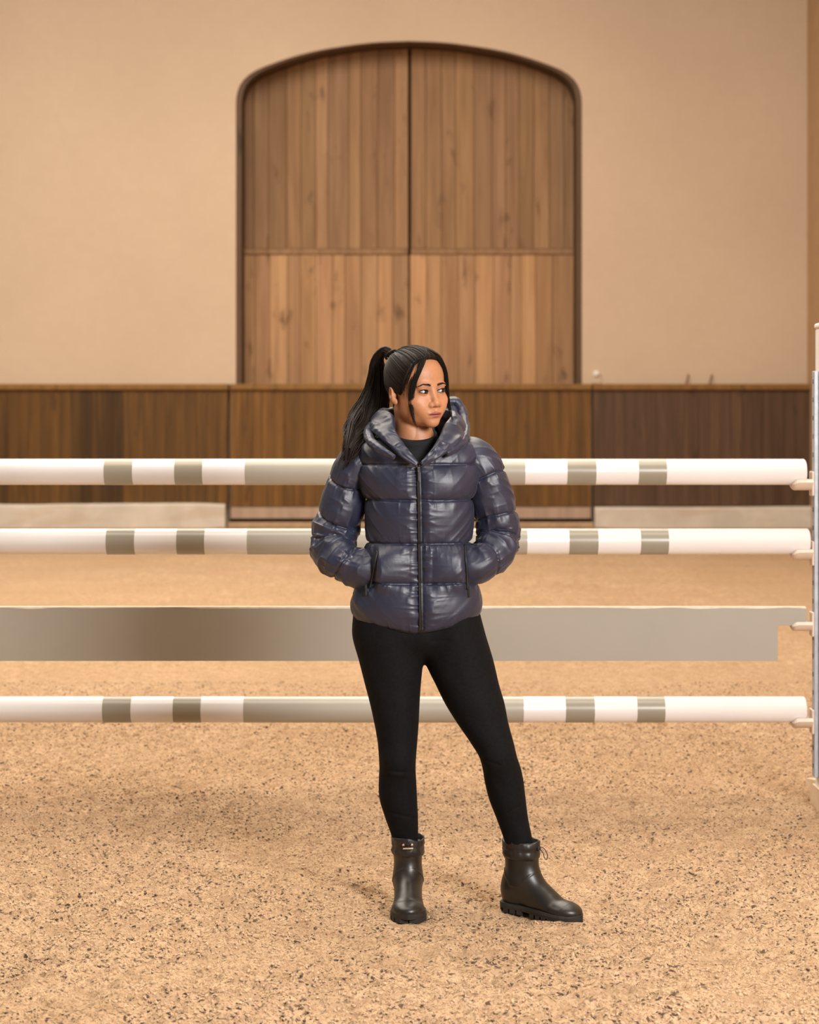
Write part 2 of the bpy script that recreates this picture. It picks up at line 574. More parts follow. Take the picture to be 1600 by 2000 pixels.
# ---- rear wall with the arched opening
ARCH_PX = [(461, 1047), (461, 205), (462, 188), (466, 172), (475, 157), (488, 145), (505, 135), (530, 125), (565, 113), (610, 101), (665, 91), (730, 83), (800, 80)]
ARCH = [(at(x, y, Y_WALL)[0], at(x, y, Y_WALL)[2]) for x, y in ARCH_PX]
ARCH[0] = (ARCH[0][0], 0.0)
x_mid = at(799, 0, Y_WALL)[0]
fine_arch = [tuple(p) for p in np.asarray(spline([(x, z, 0) for x, z in ARCH[1:]], 30))[:, :2]]
half = [ARCH[0]] + fine_arch
ARCH = half + [(2 * x_mid - x, z) for x, z in half[::-1][1:]]
w = MB()
n = len(ARCH)
front = [(x, Y_WALL, z) for x, z in ARCH]; back = [(x, Y_WALL + .8, z) for x, z in ARCH]
top = [(x, Y_WALL, Z_TOP) for x, z in ARCH]
w.add(front + back + top, [(i + 1, i, n + i, n + i + 1)[::-1] for i in range(n - 1)] + [(i, i + 1, 2 * n + i + 1, 2 * n + i)[::-1] for i in range(n - 1)])
w.add([(X_LEFT, Y_WALL, 0), (ARCH[0][0], Y_WALL, 0), (ARCH[0][0], Y_WALL, Z_TOP), (X_LEFT, Y_WALL, Z_TOP)], [(0, 1, 2, 3)])
w.add([(ARCH[-1][0], Y_WALL, 0), (X_RIGHT + .4, Y_WALL, 0), (X_RIGHT + .4, Y_WALL, Z_TOP), (ARCH[-1][0], Y_WALL, Z_TOP)], [(0, 1, 2, 3)])
w.box(X_LEFT, X_RIGHT + .4, Y_WALL + .8, Y_WALL + .9, 0, Z_TOP)
wall = w.build('wall_back', plaster, kind='structure')
tag(wall, 'tall beige plastered rear wall with an arched doorway', 'wall')
shaded = plain('shaded_plaster', (.45, .285, .155), .9, .1, var=.06, scale=3)  # shade of the side wall put into its plaster colour
w = MB().box(X_RIGHT, X_RIGHT + .4, -6, Y_WALL - .001, 0, Z_TOP)
tag(w.build('wall_right', shaded, kind='structure'), 'plastered side wall, coloured in its shaded tone, meeting the rear wall', 'wall')

# ---- arched plank door
door_wood = wood('door_boards', (.225, .118, .054), (.40, .235, .118), .62)
frame_wood = wood('door_frame_wood', (.075, .042, .022), (.125, .072, .038), .6)
dark_gap = plain('dark_gap', (.03, .018, .01), .9, .1)
dark_board = plain('dark_backing_board', (.05, .026, .012), .9, .1)
door = empty('door_1', (x_mid, Y_DOOR, 0))
door['kind'] = 'structure'
tag(door, 'arched double door of weathered vertical brown planks', 'door')
# lining of the opening
m = MB()
inner = [(x_mid + (x - x_mid) * (1 - .072 / 2.42), z - (.014 if i not in (0, n - 1) else 0)) for i, (x, z) in enumerate(ARCH)]
for i in range(n - 1):
    a, b2, c2, d = ARCH[i], ARCH[i + 1], inner[i + 1], inner[i]
    q = [(p[0], y, p[1]) for y in (Y_WALL + .03, Y_DOOR + .12) for p in (a, b2, c2, d)]
    m.add(q, [(0, 1, 2, 3), (7, 6, 5, 4), (3, 2, 6, 7)])
lin = m.build('frame', frame_wood, door); lin.color = (1, 1, 1, 1)
MB().prism_xz([p for p in inner], Y_DOOR + .09, Y_DOOR + .12).build('backing_panel', dark_gap, door)

fx = np.array([p[0] for p in inner[1:-1]]); fz = np.array([p[1] for p in inner[1:-1]])
def arch_z(x):
    return float(np.interp(x, fx, fz))
def dx(px): return at(px, 0, Y_DOOR)[0]
def dz(py): return at(0, py, Y_DOOR)[2]
UP_L = [474, 496, 524.5, 560, 588, 617, 641, 681, 705, 738, 771, 797.5]
UP_R = [803, 832, 862, 890, 926, 961, 988, 1014, 1042, 1073, 1102, 1123]
LO_L = [474, 498, 527, 562, 586, 617, 650, 674, 705, 738, 767, 798]
LO_R = [801, 833, 862, 895, 928, 964, 997, 1018, 1047, 1080, 1123]
T_UL = [.72, .82, .78, .98, .9, 1.22, .92, 1.08, .98, .88, 1.12]
T_UR = [.96, .98, .95, 1.08, .94, .95, .96, .86, 1.08, .86, .82]
T_LL = [.96, 1.08, 1.36, 1.0, 1.08, 1.2, 1.2, 1.05, 1.14, 1.25, .92]
T_LR = [1.40, 1.16, 1.02, 1.1, 1.28, 1.08, 1.16, 1.34, 1.0, .98]
zr0, zr1 = dz(497), dz(486)
x_lo, x_hi = inner[1][0] + .004, inner[-2][0] - .004
def planks(edges, tones, lower):
    for k in range(len(edges) - 1):
        a, b2 = max(dx(edges[k]), x_lo) + .0025, min(dx(edges[k + 1]), x_hi) - .0025
        if lower:
            poly = [(a, .05), (b2, .05), (b2, zr0 - .006), (a, zr0 - .006)]
        else:
            tops = [(b2 + (a - b2) * s, arch_z(b2 + (a - b2) * s) - .012) for s in (0, .33, .67, 1)]
            poly = [(a, zr1 + .006), (b2, zr1 + .006)] + tops
        off = random.uniform(-.006, .006)
        o = MB().prism_xz(poly, Y_DOOR + off, Y_DOOR + .08, .005).build('plank', door_wood, door)
        t = tones[k] * (1.04 if lower else .86)
        o.color = (t, t * random.uniform(.97, 1.03), t * random.uniform(.93, 1.07), 1)
planks(UP_L, T_UL, False); planks(UP_R, T_UR, False)
planks(LO_L, T_LL, True); planks(LO_R, T_LR, True)
for a, b2 in ((474, 797), (803, 1123)):
    o = MB().box(max(dx(a), x_lo), min(dx(b2), x_hi), Y_DOOR - .02, Y_DOOR + .08, zr0, zr1, .006).build('rail', door_wood, door)
    o.color = (.85, .85, .85, 1)

# ---- wooden kickboards, the gate in them, capping ledge and concrete plinths
def kx(px): return at(px, 0, Y_KICK)[0]
def kz(py): return at(0, py, Y_KICK)[2]
kick_wood = wood('kickboard_wood', (.062, .028, .0055), (.165, .076, .0145), .5, 11)
kick_grey = wood('kickboard_wood_grey', (.060, .031, .016), (.132, .070, .036), .55, 11)
ledge_wood = wood('ledge_wood', (.17, .085, .022), (.26, .13, .035), .5)
pale_board = wood('pale_board', (.34, .235, .17), (.46, .33, .25), .7)
concrete, nt, b = new_mat('pale_concrete')
n1 = noise(nt, coords(nt, (1, 1, 1)), 1.7, 5, .6, .8)
c = ramp(nt, n1, [(.35, (.56, .49, .41)), (.65, (.68, .60, .51))])
n3 = noise(nt, coords(nt, (.5, .5, 2.2)), 1.6, 3, .5, 1.2)
c = mixc(nt, ramp(nt, n3, [(.56, (0, 0, 0)), (.66, (.4, .4, .4))]), c, (.50, .37, .25))
nt.links.new(c, b.inputs['Base Color']); b.inputs['Roughness'].default_value = .9

foot_sand = plain('sandy_sill', (.42, .29, .175), .95, .1, var=.15, scale=8)
def kickboards(name, px0, px1, py_bottom, mat, tone_fn, label, board=20.5):
    t = empty(name, (kx((px0 + px1) / 2), Y_KICK, 0))
    t['kind'] = 'structure'
    tag(t, label, 'kickboard')
    x0, x1 = kx(px0), kx(px1)
    nb = max(1, round((px1 - px0) / board))
    wd = (x1 - x0) / nb
    MB().box(x0, x1, Y_KICK + .055, Y_KICK + .19, kz(py_bottom), kz(762)).build('backing', dark_board, t)
    me = None
    for k in range(nb):
        if me is None:
            o = MB().box(-wd / 2 + .001, wd / 2 - .001, 0, .05, kz(py_bottom), kz(762), .0022).build('board', mat)
            me = o.data
        else:
            o = bpy.data.objects.new('board', me); col.objects.link(o)
        o.location = (x0 + (k + .5) * wd, Y_KICK + random.uniform(-.002, .002), 0)
        child_of(o, t)
        o.color = (*tone_fn((x0 + (k + .5) * wd) / Y_KICK * FPX + 800), 1)
    return t

def tone_left(px):
    t = 1.0 + random.uniform(-.12, .12) - (.42 if 132 < px < 232 else 0) - (.3 if px < 12 else 0)
    return (t, t, t)
def tone_gate(px):
    t = 1.24 + random.uniform(-.08, .08) + (.12 if 450 < px < 560 else 0)
    return (t, t, t * 1.02)
def tone_right(px):
    t = 1.0 + random.uniform(-.1, .1) - (.12 if px > 1450 else 0)
    return (t, t, t)
kickboards('trim_1', -760, 445, 984, kick_wood, tone_left, 'dark brown upright kickboards left of the gate')
kickboards('trim_2', 1159, 1594, 988, kick_grey, tone_right, 'grey-brown upright kickboards right of the gate')
gate = kickboards('door_2', 450, 1155, 990, kick_wood, tone_gate, 'orange-brown boarded gate in the kickboards under the arched door')
gate['category'] = 'gate'
o = MB().box(kx(450), kx(1155), Y_KICK + .005, Y_KICK + .055, kz(1013), kz(990) - .004, .006).build('bottom_board', pale_board, gate)
o.color = (1, 1, 1, 1)
MB().box(kx(448), kx(1157), Y_KICK + .06, Y_KICK + .19, 0, kz(990)).build('sill_backing', dark_gap, gate)
MB().box(kx(445), kx(1160), Y_KICK - .06, Y_KICK + .05, -.01, kz(1020), .015).build('sill', foot_sand, gate)
for nm, a, b2, lab in (('trim_3', -760, 447, 'brown wooden ledge capping the kickboards left of the gate'), ('trim_4', 449, 1156, 'brown wooden ledge along the foot of the arched door'), ('trim_5', 1158, 1594, 'brown wooden ledge capping the kickboards right of the gate')):
    m = MB().box(kx(a), kx(b2), Y_KICK - .045, Y_WALL + (.46 if nm == 'trim_4' else -.002), kz(762), kz(750), .012)
    o = m.build(nm, ledge_wood, kind='structure'); o.color = (1, 1, 1, 1)
    tag(o, lab, 'ledge')
def plinth(name, px0, px1, pt, lab):
    x0, x1 = kx(px0), kx(px1)
    N = max(8, int((x1 - x0) / .12))
    xs = np.linspace(x0, x1, N)
    top = kz(pt) - .006 + .014 * vnoise(xs * 1.3, xs * 0, seed=5)
    yf = Y_KICK - .10 + .012 * vnoise(xs * 1.1, xs * 0 + 9, seed=6)
    V = np.concatenate([np.stack([xs, yf, xs * 0 - .02], 1), np.stack([xs, yf, top - .03], 1), np.stack([xs, yf + .03, top], 1), np.stack([xs, xs * 0 + Y_KICK + .05, top], 1)])
    f = grid_faces(4, N).tolist() + [[0, N, 2 * N, 3 * N], [N - 1, 2 * N - 1, 3 * N - 1, 4 * N - 1]]
    o = mesh_obj(name, V, f, concrete, kind='structure')
    tag(o, lab, 'plinth')
plinth('baseboard_left', -760, 441, 983, 'stained pale concrete plinth under the left kickboards')
plinth('baseboard_right', 1161, 1594, 988, 'pale concrete plinth under the right kickboards')

# small things above the right-hand ledge
steel = plain('dull_steel', (.36, .38, .42), .5, .5, .35, .12, 30)
for px, lab in ((1340, 'short thin dark rod leaning on the wall, nearer the arched door'), (1386, 'short thin dark rod leaning on the wall, farther from the arched door')):
    a = np.array(at(px, 751, Y_WALL - .09)); c3 = np.array(at(px + 5, 731, Y_WALL - .012))
    o = MB().tube([a, (a + c3) / 2, c3], [.012, .012, .009], 7).build('leaning_rod', frame_wood, smooth=True)
    o.color = (2.2, 2.2, 2.2, 1)
    tag(o, lab, 'rod', 'thin rods leaning above the ledge')
ww = plain('white_plastic', (.74, .70, .65), .45, .5, 0, .03)
c3 = at(1165, 733, Y_WALL)
sw = empty('wall_socket', (c3[0], Y_WALL, c3[2]))
tag(sw, 'small white round wall fitting on a base plate beside the arched door', 'socket')
MB().box(c3[0] - .07, c3[0] + .07, Y_WALL - .02, Y_WALL, c3[2] - .12, c3[2] + .0, .006).build('base_plate', plaster, sw)
ang = np.linspace(0, 2 * np.pi, 18, endpoint=False)
m = MB()
ring = lambda r, y: [(c3[0] + r * math.cos(t), y, c3[2] + .02 + r * math.sin(t)) for t in ang]
m.add(ring(.045, Y_WALL) + ring(.045, Y_WALL - .03) + ring(.032, Y_WALL - .045) + [(c3[0], Y_WALL - .048, c3[2] + .02)],
      [(i, (i + 1) % 18, 18 + (i + 1) % 18, 18 + i) for i in range(18)] + [(18 + i, 18 + (i + 1) % 18, 36 + (i + 1) % 18, 36 + i) for i in range(18)] + [(36 + i, 36 + (i + 1) % 18, 54) for i in range(18)])
m.build('cover', ww, sw, smooth=True)

# =================================================================== the jump
Y_J = 7.76
def jx(px): return at(px, 0, Y_J)[0]
def jz(py): return at(0, py, Y_J)[2]
pole_white = plain('pole_white_paint', (.74, .715, .71), .28, .5, 0, .02, 6)
pole_centre = plain('pole_pale_greige_paint', (.365, .34, .285), .30, .5, 0, .03, 6)
pole_grey = plain('pole_greige_paint', (.285, .26, .205), .30, .5, 0, .03, 6)
plank_paint = plain('plank_greige_paint', (.33, .30, .25), .38, .45, 0, .03, 5)
plank_edge = plain('plank_pale_edge', (.66, .58, .47), .6, .3, 0, .12, 30)  # paler colour for the strip along the plank's top edge
cream = plain('cream_plastic', (.66, .545, .45), .45, .45, 0, .04, 15)
post_white = plain('post_white_paint', (.72, .69, .67), .45, .45, 0, .03, 12)
foot_cream = plain('foot_cream_paint', (.62, .47, .33), .6, .3, 0, .1, 15)

def ring_x(x, r, zc, n=40):
    return [(x, Y_J + r * math.sin(2 * math.pi * i / n), zc + r * math.cos(2 * math.pi * i / n)) for i in range(n)]
def tube_x(m, prof, zc, n=40, caps=True):
    v = []
    for x, r in prof:
        v += ring_x(x, r, zc, n)
    f = [(a * n + i, a * n + (i + 1) % n, (a + 1) * n + (i + 1) % n, (a + 1) * n + i) for a in range(len(prof) - 1) for i in range(n)]
    if caps:
        f += [tuple(range(n))[::-1], tuple((len(prof) - 1) * n + i for i in range(n))]
    return m.add(v, f)
BANDS = [(206, 261), (343, 397), (480, 1025), (1107, 1163), (1246, 1300)]
def jump_pole(py, shift, px_end, label):
    zc = jz(py); R = .0497
    t = empty('jump_pole', (jx(752 + shift), Y_J, zc))
    tag(t, label, 'pole', 'striped poles of the jump')
    x0, x1 = jx(2 * (752 + shift) - px_end), jx(px_end)
    tube_x(MB(), [(x0, R - .006), (x0 + .006, R), (x1 - .006, R), (x1, R - .006)], zc).build('pole_body', pole_white, t, True)
    for a, b2 in BANDS:
        a, b2 = jx(a + shift), jx(b2 + shift)
        tube_x(MB(), [(a, R + .0006), (b2, R + .0006)], zc, 40, False).build('painted_band', pole_grey if b2 - a < .5 else pole_centre, t, True)
    for o in t.children:
        for p in o.data.polygons:
            if len(p.vertices) > 4: p.use_smooth = False
    return zc - R
zb1 = jump_pole(921.5, 0, 1573, 'topmost of the three white poles with greige bands')
zb2 = jump_pole(1057.5, 4, 1580, 'middle of the three white poles with greige bands, above the plank')
zb4 = jump_pole(1385.5, -3, 1573, 'lowest of the three white poles with greige bands, below the plank')
# plank with stepped ends
pl = empty('jump_plank', (jx(752), Y_J, jz(1290)))
tag(pl, 'broad flat greige plank with notched ends between the poles', 'plank')
xl, xr = jx(1504 - 1574), jx(1574); xl2, xr2 = jx(1504 - 1518), jx(1518)
zt, zs, zb = jz(1185), jz(1221), jz(1290)
poly = [(xl2, zb), (xr2, zb), (xr2, zs), (xr, zs), (xr, zt), (xl, zt), (xl, zs), (xl2, zs)]
m = MB()
v = [(x, y, z) for y in (Y_J - .016, Y_J + .016) for x, z in poly]
m.add(v, [(0, 1, 2, 7), (7, 2, 3, 4, 5, 6), (15, 10, 9, 8), (14, 13, 12, 11, 10, 15)] + [((i + 1) % 8, i, 8 + i, 8 + (i + 1) % 8) for i in range(8)])
m.build('board', plank_paint, pl)
N = 90
xs = np.linspace(xl + .002, xr - .002, N)
hh = .0035 + .0025 * vnoise(xs * 9, xs * 0, seed=2)
V = np.concatenate([np.stack([xs, xs * 0 + Y_J - .0165, xs * 0 + zt - hh * 1.2], 1), np.stack([xs, xs * 0 + Y_J - .0165, xs * 0 + zt + .001], 1), np.stack([xs, xs * 0 + Y_J + .0165, xs * 0 + zt + .001], 1)])
child_of(mesh_obj('pale_top_edge', V, grid_faces(3, N), plank_edge), pl)

# stands and cups
def jump_stand(sx, label):
    s = 1 if sx > 0 else -1
    X = lambda d: sx + s * d
    def bx(m, a, b2, *r): return m.box(min(X(a), X(b2)), max(X(a), X(b2)), *r)
    t = empty('jump_stand', (X(.05), Y_J, 0))
    tag(t, label, 'jump stand', 'stands carrying the jump')
    bx(MB(), .018, .118, Y_J - .05, Y_J + .05, .03, 1.83, .006).build('post', post_white, t)
    bx(MB(), .014, .122, Y_J - .054, Y_J + .054, 1.83, 1.85, .006).build('post_cap', post_white, t)
    # steel track with a row of keyhole slots
    m = MB()
    bx(m, 0, .018, Y_J - .022, Y_J + .022, jz(1517), jz(725), .002)
    m.build('track', steel, t)
    for k in range(22):
        z = jz(1500) + k * .07
        bx(MB(), -.0004, .001, Y_J - .006, Y_J + .006, z, z + .018).build('slot', dark_gap, t)
    # feet: a long beam across and a brace on either side
    foot = [(Y_J - .42, -.02), (Y_J + .11, -.02), (Y_J + .11, .045), (Y_J + .07, .075), (Y_J - .34, .075), (Y_J - .42, .03)]
    MB().prism_yz(foot, min(X(.010), X(.12)), max(X(.010), X(.12))).build('foot', foot_cream, t)
    MB().prism_yz([(Y_J + .11, .0), (Y_J + .45, -.02), (Y_J + .45, .03), (Y_J + .11, .075)], min(X(.06), X(.12)), max(X(.06), X(.12))).build('foot', foot_cream, t)
    bx(MB(), .12, .62, Y_J - .045, Y_J + .045, -.02, .075, .008).build('side_foot', foot_cream, t)
    br = [(X(.11), Y_J - .02, .62), (X(.55), Y_J - .02, .07), (X(.55), Y_J + .02, .07), (X(.11), Y_J + .02, .62),
          (X(.11), Y_J - .02, .54), (X(.48), Y_J - .02, .07), (X(.48), Y_J + .02, .07), (X(.11), Y_J + .02, .54)]
    MB().add(br, [(0, 1, 2, 3), (4, 7, 6, 5), (0, 4, 5, 1), (3, 2, 6, 7), (0, 3, 7, 4), (1, 5, 6, 2)]).build('brace', post_white, t)
    return t
SX_R = jx(1588.5); SX_L = jx(1504 - 1588.5)
jump_stand(SX_R, 'white wooden jump stand with a steel cup track at the poles\' right end')
jump_stand(SX_L, 'white wooden jump stand at the far left end of the poles')

def jump_cup(sx, zbot, flat, label):
    """zbot: underside of the pole or tongue that the cup carries"""
    s = 1 if sx > 0 else -1
    t = empty('jump_cup', (sx, Y_J, zbot))
    tag(t, label, 'jump cup', 'cups on the jump stands')
    x_a, x_b = sx - s * .0005, sx - s * .010
    MB().box(min(x_a, x_b), max(x_a, x_b), Y_J - .03, Y_J + .03, zbot - .042, zbot + .052, .003).build('back_plate', cream, t)
    # curved cradle, nose rounded
    R, th, span = (.0515, .020, .98) if not flat else (.045, .018, .98)
    nu, nv = 12, 17
    L = .076
    top, bot = [], []
    for i in range(nu):
        u = i / (nu - 1)
        x = sx - s * (.010 + u * L)
        nar = 1 - .40 * max(0, (u - .72) / .28)**2
        thk = th * (1 - .6 * max(0, (u - .82) / .18)**2)
        for j in range(nv):
            a = (-1 + 2 * j / (nv - 1)) * span * nar
            zc = zbot - (.0042 if flat else .0008) + R
            top.append((x, Y_J + R * math.sin(a), zc - R * math.cos(a)))
            bot.append((x, Y_J + (R + thk) * math.sin(a), zc - (R + thk) * math.cos(a)))
    F = grid_faces(nu, nv).tolist()
    K = nu * nv
    f = F + [[a + K for a in q][::-1] for q in F]
    edge = [i * nv for i in range(nu)] + [(nu - 1) * nv + j for j in range(1, nv)] + [i * nv + nv - 1 for i in range(nu - 2, -1, -1)] + [j for j in range(nv - 2, 0, -1)]
    for a, b2 in zip(edge, edge[1:] + edge[:1]):
        f.append((a, b2, b2 + K, a + K))
    MB().add(top + bot, f).build('cradle', cream, t)
for zbot, flat, what in ((zb1, False, 'the topmost pole'), (zb2, False, 'the middle pole'), (zs, True, 'the notched plank'), (zb4, False, 'the lowest pole')):
    jump_cup(SX_R, zbot, flat, 'cream plastic cup under %s at its right end' % what)
    jump_cup(SX_L, zbot, flat, 'cream plastic cup under %s at its far left end' % what)
# =================================================================== the person
YP = 6.1                                   # distance of the body's vertical mid-plane
K = YP / FPX                               # metres per pixel there
person = empty('person', (.15, YP, 0))
tag(person, 'person in navy puffer jacket, black breeches and rubber boots, hands in pockets', 'person')

# ---- materials
skin, nt, b = new_mat('skin')
va = nt.nodes.new('ShaderNodeVertexColor'); va.layer_name = 'tone'
n1 = noise(nt, coords(nt, (1, 1, 1)), 140, 3, .5)
c = mixc(nt, 1.0, va.outputs[0], ramp(nt, n1, [(.3, (.90, .90, .90)), (.7, (1.0, 1.0, 1.0))]), 'MULTIPLY')
nt.links.new(c, b.inputs['Base Color'])
b.inputs['Roughness'].default_value = .50
b.inputs['Specular IOR Level'].default_value = .40
b.inputs['Subsurface Weight'].default_value = .12
b.inputs['Subsurface Radius'].default_value = (.010, .004, .002)
b.inputs['Subsurface Scale'].default_value = .6

hair_mat, nt, b = new_mat('dark_brown_hair')
n1 = noise(nt, coords(nt, (1, 1, .25)), 260, 3, .6)
nt.links.new(ramp(nt, n1, [(.3, (.006, .0038, .0027)), (.75, (.020, .0118, .008))]), b.inputs['Base Color'])
b.inputs['Roughness'].default_value = .50
b.inputs['Specular IOR Level'].default_value = .16

nylon, nt, b = new_mat('navy_nylon')
n1 = noise(nt, coords(nt, (1, 1, 1)), 9, 4, .6, .4)
nt.links.new(ramp(nt, n1, [(.3, (.0105, .0130, .0320)), (.7, (.0145, .0170, .0390))]), b.inputs['Base Color'])
b.inputs['Roughness'].default_value = .46
b.inputs['Specular IOR Level'].default_value = .60
b.inputs['Sheen Weight'].default_value = .06
b.inputs['Sheen Roughness'].default_value = .45
n2 = noise(nt, coords(nt, (1, 1, 1)), 55, 3, .6, .6)
bump(nt, b, n2, .10, .004)

knit = plain('black_knit', (.010, .010, .011), .85, .25, var=.3, scale=300, bumps=.1)
breech = plain('black_breeches', (.0045, .0045, .0052), .8, .12, var=.25, scale=120, bumps=.05)
rubber = plain('dark_rubber', (.0125, .0098, .0072), .38, .5, var=.25, scale=25, bumps=.03)
sole_rubber = plain('black_sole_rubber', (.016, .0135, .011), .6, .4, var=.25, scale=40)
cuff_nylon = plain('black_cuff_nylon', (.012, .0095, .009), .42, .5, var=.3, scale=60, bumps=.1)
zip_black = plain('black_zip_tape', (.008, .008, .009), .5, .5, var=.2, scale=200)
zip_metal = plain('gunmetal', (.10, .10, .105), .35, .5, .9, .1)
bright_metal = plain('bright_metal', (.75, .66, .58), .25, .5, 1.0, .05)

def pnt(px, py, Y=YP):
    return np.array(at(px, py, Y))

# ---- head and neck: sculpted as one implicit surface, x her left, f forward, z up from eye level
HEAD_YAW, HEAD_ROLL, HEAD_PITCH = math.radians(34), math.radians(4), math.radians(-1)
HEAD_O = pnt(815.5, 765, 6.075)
R_head = (Matrix.Rotation(HEAD_YAW, 3, 'Z') @ Matrix.Rotation(-HEAD_ROLL, 3, 'Y') @ Matrix.Rotation(HEAD_PITCH, 3, 'X'))
R_np = np.array(R_head)
def head_world(q):
    q = np.asarray(q, float)
    loc = np.stack([q[..., 0], -q[..., 1], q[..., 2]], -1)
    return loc @ R_np.T + HEAD_O

EYE_X, EYE_F, EYE_Z, EYE_R = .0310, .0735, -.001, .0120
def cranium(p):
    d = ell(p, (0, -.014, .042), (.0760, .094, .084))
    return smin(d, ell(p, (0, .038, .048), (.060, .045, .056)), .03)

def head_field(p):
    x, f, z = p
    ax = np.abs(x)
    q = (ax, f, z)                                          # mirrored half
    d = cranium(p)
    d = smin(d, ell(p, (0, .030, -.024), (.0630, .0560, .062)), .03)
    d = smin(d, ell(p, (0, .030, -.068), (.0490, .0460, .036)), .025)      # jaw
    d = smin(d, ell(q, (.044, .008, -.052), (.019, .036, .028)), .03)       # jaw angle
    d = smin(d, ell(p, (0, .0680, -.0935), (.0200, .0165, .0150)), .022)     # chin
    d = smin(d, ell(q, (.0430, .0545, -.029), (.0205, .0210, .0175)), .022) # cheekbones
    d = smin(d, ell(q, (.028, .0645, -.050), (.019, .016, .019)), .02)      # cheek beside the mouth
    d = smin(d, ell(q, (.026, .0765, .0165), (.025, .0100, .0075)), .014)   # brow ridge
    d = smax(d, -ell(q, (EYE_X, .0960, -.001), (.0185, .0130, .0105)), .012)
    d = smax(d, -ell(q, (.0165, .0950, .000), (.0060, .0100, .0100)), .010)
    # eyelids
    d = smin(d, ell(q, (EYE_X, EYE_F, EYE_Z), (EYE_R + .0032, EYE_R + .0019, EYE_R + .0019)), .004)
    # nose
    d = smin(d, cone(p, (0, .0795, .010), (0, .0945, -.034), .0068, .0085), .012)
    d = smin(d, ell(p, (0, .0960, -.0385), (.0115, .0098, .0092)), .008)
    d = smin(d, ell(q, (.0140, .0870, -.0420), (.0085, .0105, .0080)), .006)
    d = smax(d, -ell(q, (.0075, .0935, -.0500), (.0045, .0055, .0040)), .002)
    # mouth
    d = smin(d, ell(p, (0, .0650, -.068), (.0300, .0210, .0210)), .015)
    d = smin(d, ell(q, (.0085, .0812, -.0648), (.0165, .0082, .0058)), .004)
    d = smin(d, ell(p, (0, .0812, -.0760), (.0205, .0092, .0072)), .004)
    d = smax(d, -ell(p, (0, .0900, -.0703), (.0270, .0095, .0009)), .0018)
    d = smax(d, -ell(p, (0, .0920, -.0850), (.014, .008, .0045)), .008)     # under the lower lip
    d = smax(d, -ell(p, (0, .0925, -.0570), (.0030, .006, .0060)), .004)    # philtrum
    # eye openings
    sx = np.where(x > 0, 1, -1)
    op = ell((ax + (z - EYE_Z) * .12, f, z - EYE_Z - (ax - EYE_X) * .10), (EYE_X, .0900, .0002), (.0148, .0230, .0049))
    d = smax(d, -op, .0012)
    # ears
    a = math.radians(26)
    rot = np.array([[math.cos(a), math.sin(a), 0], [-math.sin(a), math.cos(a), 0], [0, 0, 1]])
    rot = rot @ np.array([[1, 0, 0], [0, math.cos(.14), -math.sin(.14)], [0, math.sin(.14), math.cos(.14)]])
    e = ell(q, (.0775, -.0230, -.002), (.0085, .0165, .0255), rot)
    e = smin(e, ell(q, (.0740, -.0120, -.0250), (.0060, .0090, .0100)), .01)
    e = smax(e, -ell(q, (.0870, -.0215, .002), (.0080, .0085, .0140), rot), .004)
    e = smin(e, ell(q, (.0755, -.0110, -.006), (.0050, .0050, .0070)), .005)
    d = smin(d, e, .006)
    # neck
    n = cone(p, (-.004, -.034, -.040), (-.006, -.044, -.220), .0490, .0570)
    n = smin(n, cone(q, (.046, -.030, -.050), (.012, .002, -.185), .0110, .0085), .030)
    d = smin(d, n, .012)
    return d, op

h = .0014
P = field((-.094, -.122, -.205), (.094, .122, .136), h)
D, OP = head_field(P)
V, Q = surface_nets(D, (P[0][0, 0, 0], P[1][0, 0, 0], P[2][0, 0, 0]), h)
del P, D, OP
V = relax(V, Q, 1, .35)
x, f, z = V.T
ax = np.abs(x)
tone = np.tile(np.array([.425, .190, .090]), (len(V), 1))
def blend(mask, colr):
    global tone
    m = np.clip(mask, 0, 1)[:, None]
    tone = tone * (1 - m) + np.array(colr) * m
blend(.5 * np.exp(-((ax - .043)**2 / .02**2 + (z + .03)**2 / .02**2)) * (f > .02), (.52, .22, .12))      # cheeks
front = f > .06
lipw = .0245
up = (1 - (ax / lipw)**2 - np.where(z > -.0700, ((z + .0700) / .0082)**2, ((z + .0700) / .0105)**2)) * 3.5
blend(np.where(front & (f > .072), up, 0), (.30, .085, .062))
blend(np.where(front, np.exp(-((z + .0703) / .0011)**2) * (ax < .0235) * .8, 0), (.10, .03, .022))
# brows
by = .0165 + .0040 * np.sin(np.clip((ax - .012) / .036, 0, 1) * 2.2) - .004 * np.clip((ax - .036) / .014, 0, 1)
bw = .0044 * np.clip(1.15 - .75 * (ax - .012) / .040, .3, 1)
br = np.clip(1.25 - np.abs(z - by) / bw, 0, 1) * np.clip((ax - .0095) / .004, 0, 1) * np.clip((.0525 - ax) / .005, 0, 1) * (f > .02)
blend(br * .97, (.016, .008, .006))
# lash line and lids
e1 = ell((ax + (z - EYE_Z) * .12, f, z - EYE_Z - (ax - EYE_X) * .10), (EYE_X, .0900, .0002), (.0148, .0230, .0049))
inr = (np.abs(ax - EYE_X) < .019) & (f > .05) & (np.abs(z - EYE_Z) < .012)
blend(np.where(inr, np.exp(-(np.maximum(e1, 0) / .0030)**2) * np.where(z > EYE_Z - .001, 1.0, .6), 0), (.020, .010, .008))
blend(np.where(inr & (z > EYE_Z), .45 * np.exp(-(np.maximum(e1, 0) / .0055)**2), 0), (.20, .085, .05))
blend(np.exp(-((ax - .006)**2 + (z + .0500)**2) / .0034**2) * (f > .088) * .85, (.10, .035, .02))  # nostrils: their dark shade painted into the skin tone
head_V = head_world(V)
head_Q = Q

